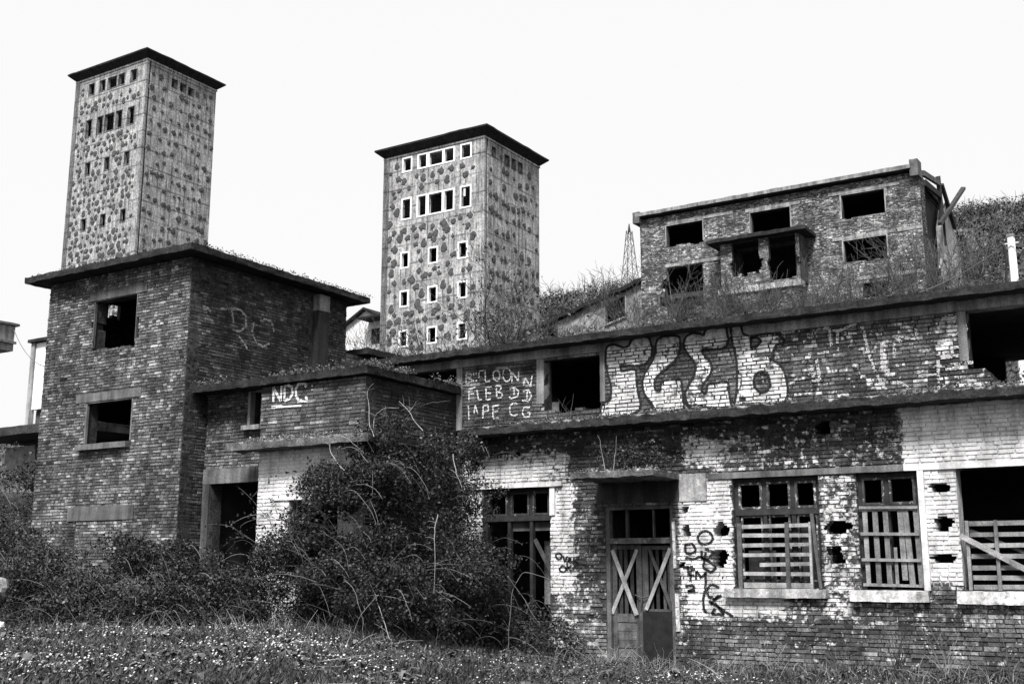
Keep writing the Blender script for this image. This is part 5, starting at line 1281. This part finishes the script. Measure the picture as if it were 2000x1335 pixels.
for lb, x, y, h, s in (('sapling cluster at the left corner of the ruined hall', -26.0, 52.5, 5.7, 5), ('bare sapling in front of the lower left window hole of the ruined hall', -23.4, 52.5, 5.7, 4), ('sapling before the left end of the broken bay', -20.6, 51.5, 5.4, 4),
                   ('bare twigs crossing the middle of the broken bay', -18.7, 51.0, 6.4, 4), ('sapling before the right end of the broken bay', -16.6, 51.5, 5.2, 4), ('bare shrub below the lower right window of the ruined hall', -14.0, 51.5, 5.4, 5),
                   ('tall pale sapling before the right pier of the ruined hall', -11.6, 52, 6.2, 3), ('dense twigs below the torn end of the ruined hall', -10.0, 53.0, 5.7, 7), ('thin sapling before the slanted window of the sloping shed', -29.6, 51.0, 4.6, 4),
                   ('bare shrub at the foot of the sloping shed', -32.5, 50.5, 4.3, 5), ('bushy shrub covering the lower left corner of the white-rimmed tower', -37.5, 45, 6.0, 9), ('twiggy shrub below the gabled house', -45.5, 54.0, 2.1, 6)):
    bare_tree('bare_sapling', lb, 'sapling', x, y, h, s, 5, .04, .07, 160, gsh, .42, .04)
bare_tree('leafy_sapling', 'leafy sapling seen through the broken opening at the right end of the workshop', 'sapling', -4.15, 28.6, 6.8, 4, 4, .05, .10, 1500, None, .5, .09)
# low scrub behind the roofs
g = Geo()
for k in range(95):
    x = rng.uniform(-28, -7) if k > 14 else rng.uniform(-37, -28); y = rng.uniform(47, 55); z = float(terrain(x, y))
    for q in range(3):
        P = cane((x, y, z), (rng.normal(0, .35), rng.normal(0, .35), 1), (rng.uniform(2.8, 4.6)+(1.6 if rng.random() < .12 else 0))*(.8 if x < -27.5 else 1), rng.uniform(0, .08), 8, .07)
        g.tube(P, np.linspace(.026, .008, 8), 3, rng.uniform(.03, .10)*(3 if rng.random() < .15 else 1))
        for j in range(2, 8):
            Q = cane(P[j], (rng.normal(), rng.normal(), rng.uniform(.3, 1.5)), rng.uniform(.3, 1.2), .1, 4, .1); g.tube(Q, np.linspace(.011, .005, 4), 3, rng.uniform(.03, .12))
part('scrub_stems', g, M['twig'], None, (0, 0, 0), kind='stuff')
g = Geo()
n = 5500
X = rng.uniform(-27.5, -5, n); Y = rng.uniform(44, 55, n)
P = np.stack([X, Y, terrain(X, Y)+rng.uniform(0, 3.0, n)*fbm(np.stack([X*.6, Y*.6, X*0], -1), 61, 3)*1.5], -1)
g.add(leaf_quads(P, .06), rng.uniform(.025, .09, n))
X = rng.uniform(-64, -38, 14000); Y = rng.uniform(46, 66, 14000)
P = np.stack([X, Y, terrain(X, Y)+rng.uniform(0, 1.2, 14000)*fbm(np.stack([X*.4, Y*.4, X*0], -1), 63, 3)*1.4], -1)
g.add(leaf_quads(P, .08), rng.uniform(.03, .11, 14000))
part('scrub_foliage', g, M['leaf'], None, (0, 0, 0), kind='stuff')
# far hillside wood
g = Geo(); tg = Geo()
for k in range(5200):
    x = rng.uniform(-125, 10); y = rng.uniform(60, 150)
    px, py, d = project(np.array([x, y, 30.0]))
    if not (560 < px < 2060) or (x < -46 and y < 72): continue
    z = float(terrain(x, y)); s = rng.uniform(.4, 1.15)
    m_ = 58
    v = rng.normal(size=(m_, 3)); v /= np.linalg.norm(v, axis=1)[:, None]
    C = np.array([x, y, z+s*.6])+v*rng.uniform(.4, 1, (m_, 1))*np.array([s*1.1, s*1.1, s])
    tn = rng.choice([.018, .032, .055, .17], p=[.38, .32, .2, .10])
    g.add(leaf_quads(C, .105), tn*rng.uniform(.5, 1.5, m_))
    if k % 2 == 0:
        for q in range(2):
            P = cane((x, y, z), (rng.normal(0, .3), rng.normal(0, .3), 1), s*rng.uniform(1.4, 2.6)*(.6 if x > -34 else 1), 0, 4, .1)
            tg.tube(P, [.05, .04, .03, .012], 3, rng.uniform(.05, .2))
            for w in range(3): tg.tube(cane(P[rng.integers(1, 4)], (rng.normal(), rng.normal(), .9), s*.8, 0, 3, .1), [.025, .02, .008], 3, rng.uniform(.05, .2))
part('hillside_scrub', g, M['leaf'], None, (0, 0, 0), kind='stuff')
part('hillside_stems', tg, M['twig'], None, (0, 0, 0), kind='stuff')
# left hill grass clumps
g = Geo()
n = 16000
ang = np.radians(rng.uniform(-60, -52, n)); dist = rng.uniform(34, 170, n)
X, Y = dist*np.sin(ang), dist*np.cos(ang)
P = np.stack([X, Y, terrain(X, Y)+rng.uniform(0, .25, n)], -1)
g.add(leaf_quads(P, .13), rng.uniform(.05, .2, n))
part('hillside_grass', g, M['leaf'], None, (0, 0, 0), kind='stuff')

# moss, grass tufts and crumbs along the slabs
def fringe(name, parent, pts, n, amp, size, tones):
    g = Geo(); pts = np.asarray(pts, float)
    L_ = np.linalg.norm(np.diff(pts, axis=0), axis=1)
    for (a, b), l in zip(zip(pts[:-1], pts[1:]), L_):
        m_ = int(n*l/L_.sum())
        t_ = rng.random((m_, 1)); P = a*(1-t_)+b*t_
        dens = fbm(P*1.3, 71, 3); P = P[dens > .44]
        C = P+np.stack([rng.normal(0, .05, len(P)), rng.uniform(-.02, .3, len(P)), np.abs(rng.normal(0, amp, len(P)))], -1)
        g.add(leaf_quads(C, size), rng.uniform(*tones, len(P)))
    part(name, g, M['leaf'], parent, kind='stuff')
fringe('moss', hall, [(-16.4, 18.95, 6.09), (1, 18.95, 6.09)], 4200, .03, .02, (.02, .10))
fringe('moss', hall, [(-13.1, 18.86, 4.46), (1, 18.86, 4.46)], 5200, .035, .02, (.03, .22))
fringe('moss', hall, [(-10.2, 18.22, 3.385), (-8.6, 18.22, 3.385)], 500, .03, .018, (.04, .25))
fringe('moss', annex, [(-18.0, 16.18, 5.37), (-13.4, 16.18, 5.37), (-13.4, 19.1, 5.37)], 2600, .06, .022, (.03, .16))
fringe('moss', annex, [(-16.2, 15.96, 4.09), (-13.1, 15.96, 4.09)], 1600, .04, .02, (.03, .3))
fringe('moss', house, [(-23.1, 15.7, 8.26), (-17.7, 15.7, 8.26), (-17.7, 21.3, 8.26)], 1000, .025, .02, (.03, .12))
# tufts on the ledge under the upper window and on the roof of the tall house
def tuft(label, x, y, z, h, n_, tone, sp=.5):
    g = Geo()
    for k in range(n_):
        P = cane((x+rng.normal(0, .25), y+rng.uniform(0, .15), z), (rng.normal(0, sp), rng.normal(0, .2), 1), h*rng.uniform(.5, 1.1), rng.uniform(0, .4), 6, .1)
        g.tube(P, np.linspace(.006, .002, 6), 3, tone*rng.uniform(.5, 1.5))
    tag(part('dry_tuft', g, M['twig'], None, (x, y, z)), label, 'weed', 'weeds rooted on roofs and ledges')
tuft('weed stems on the ledge in front of the painted white rows of capitals', -12.3, 18.95, 4.45, .75, 16, .05)
tuft('weed stems on the ledge below the empty upper window', -10.9, 18.95, 4.45, .55, 14, .08)
tuft('pale dry tuft on the front edge of the tall house roof', -20.2, 15.8, 8.25, .35, 16, .12)
tuft('single pale stalk rooted on the door canopy', -9.4, 18.3, 3.38, .75, 2, .35, .2)
tuft('dark weeds in the corner on the annex roof against the tall house', -17.6, 16.6, 5.36, .45, 40, .03)

P = np.array([-9.35, 18.85, 3.62])+rng.normal(size=(2600, 3))*np.array([.34, .16, .13])
P = P[(P[:, 1] < YF-.02) & (P[:, 2] > 3.39)]
tag(part('ivy', Geo().add(leaf_quads(P, .022), rng.uniform(.02, .08, len(P))), M['bramble'], None, (-9.35, 18.85, 3.39), kind='stuff'), 'dark creeper heaped on top of the small canopy over the double door', 'creeper')
# odds and ends on the ground ------------------------------------------
def lump(name, label, cat, x, y, z, sx, sy, sz, mat, tone):
    g = Geo(); n, m_ = 14, 8
    th = np.linspace(0, 2*math.pi, n+1); ph = np.linspace(-.5*math.pi, .5*math.pi, m_+1)
    T_, P_ = np.meshgrid(th, ph, indexing='ij')
    V = np.stack([np.cos(P_)*np.cos(T_), np.cos(P_)*np.sin(T_), np.sin(P_)], -1)
    V = V*(0.35+1.2*fbm(V*2.3+x, 5, 3))[..., None]*np.array([sx, sy, sz])+np.array([x, y, z])
    g.add(np.stack([V[:-1, :-1], V[1:, :-1], V[1:, 1:], V[:-1, 1:]], 2).reshape(-1, 4, 3), tone)
    tag(part(name, g, M[mat], None, (x, y, z-sz)), label, cat)
lump('stone_block', 'pale rough stone lying in the brambles at the left edge', 'stone', -18.3, 12.4, 1.35, .2, .16, .19, 'stone', .7)
lump('plastic_bag', 'crumpled white bag lying at the foot of the brambles near the left edge', 'bag', -16.6, 11.3, .78, .11, .08, .08, 'white', .75)
lump('plastic_bag', 'small white scrap caught on the bank left of the tall house', 'bag', -23.9, 15.6, 4.0, .12, .08, .07, 'white', .9)
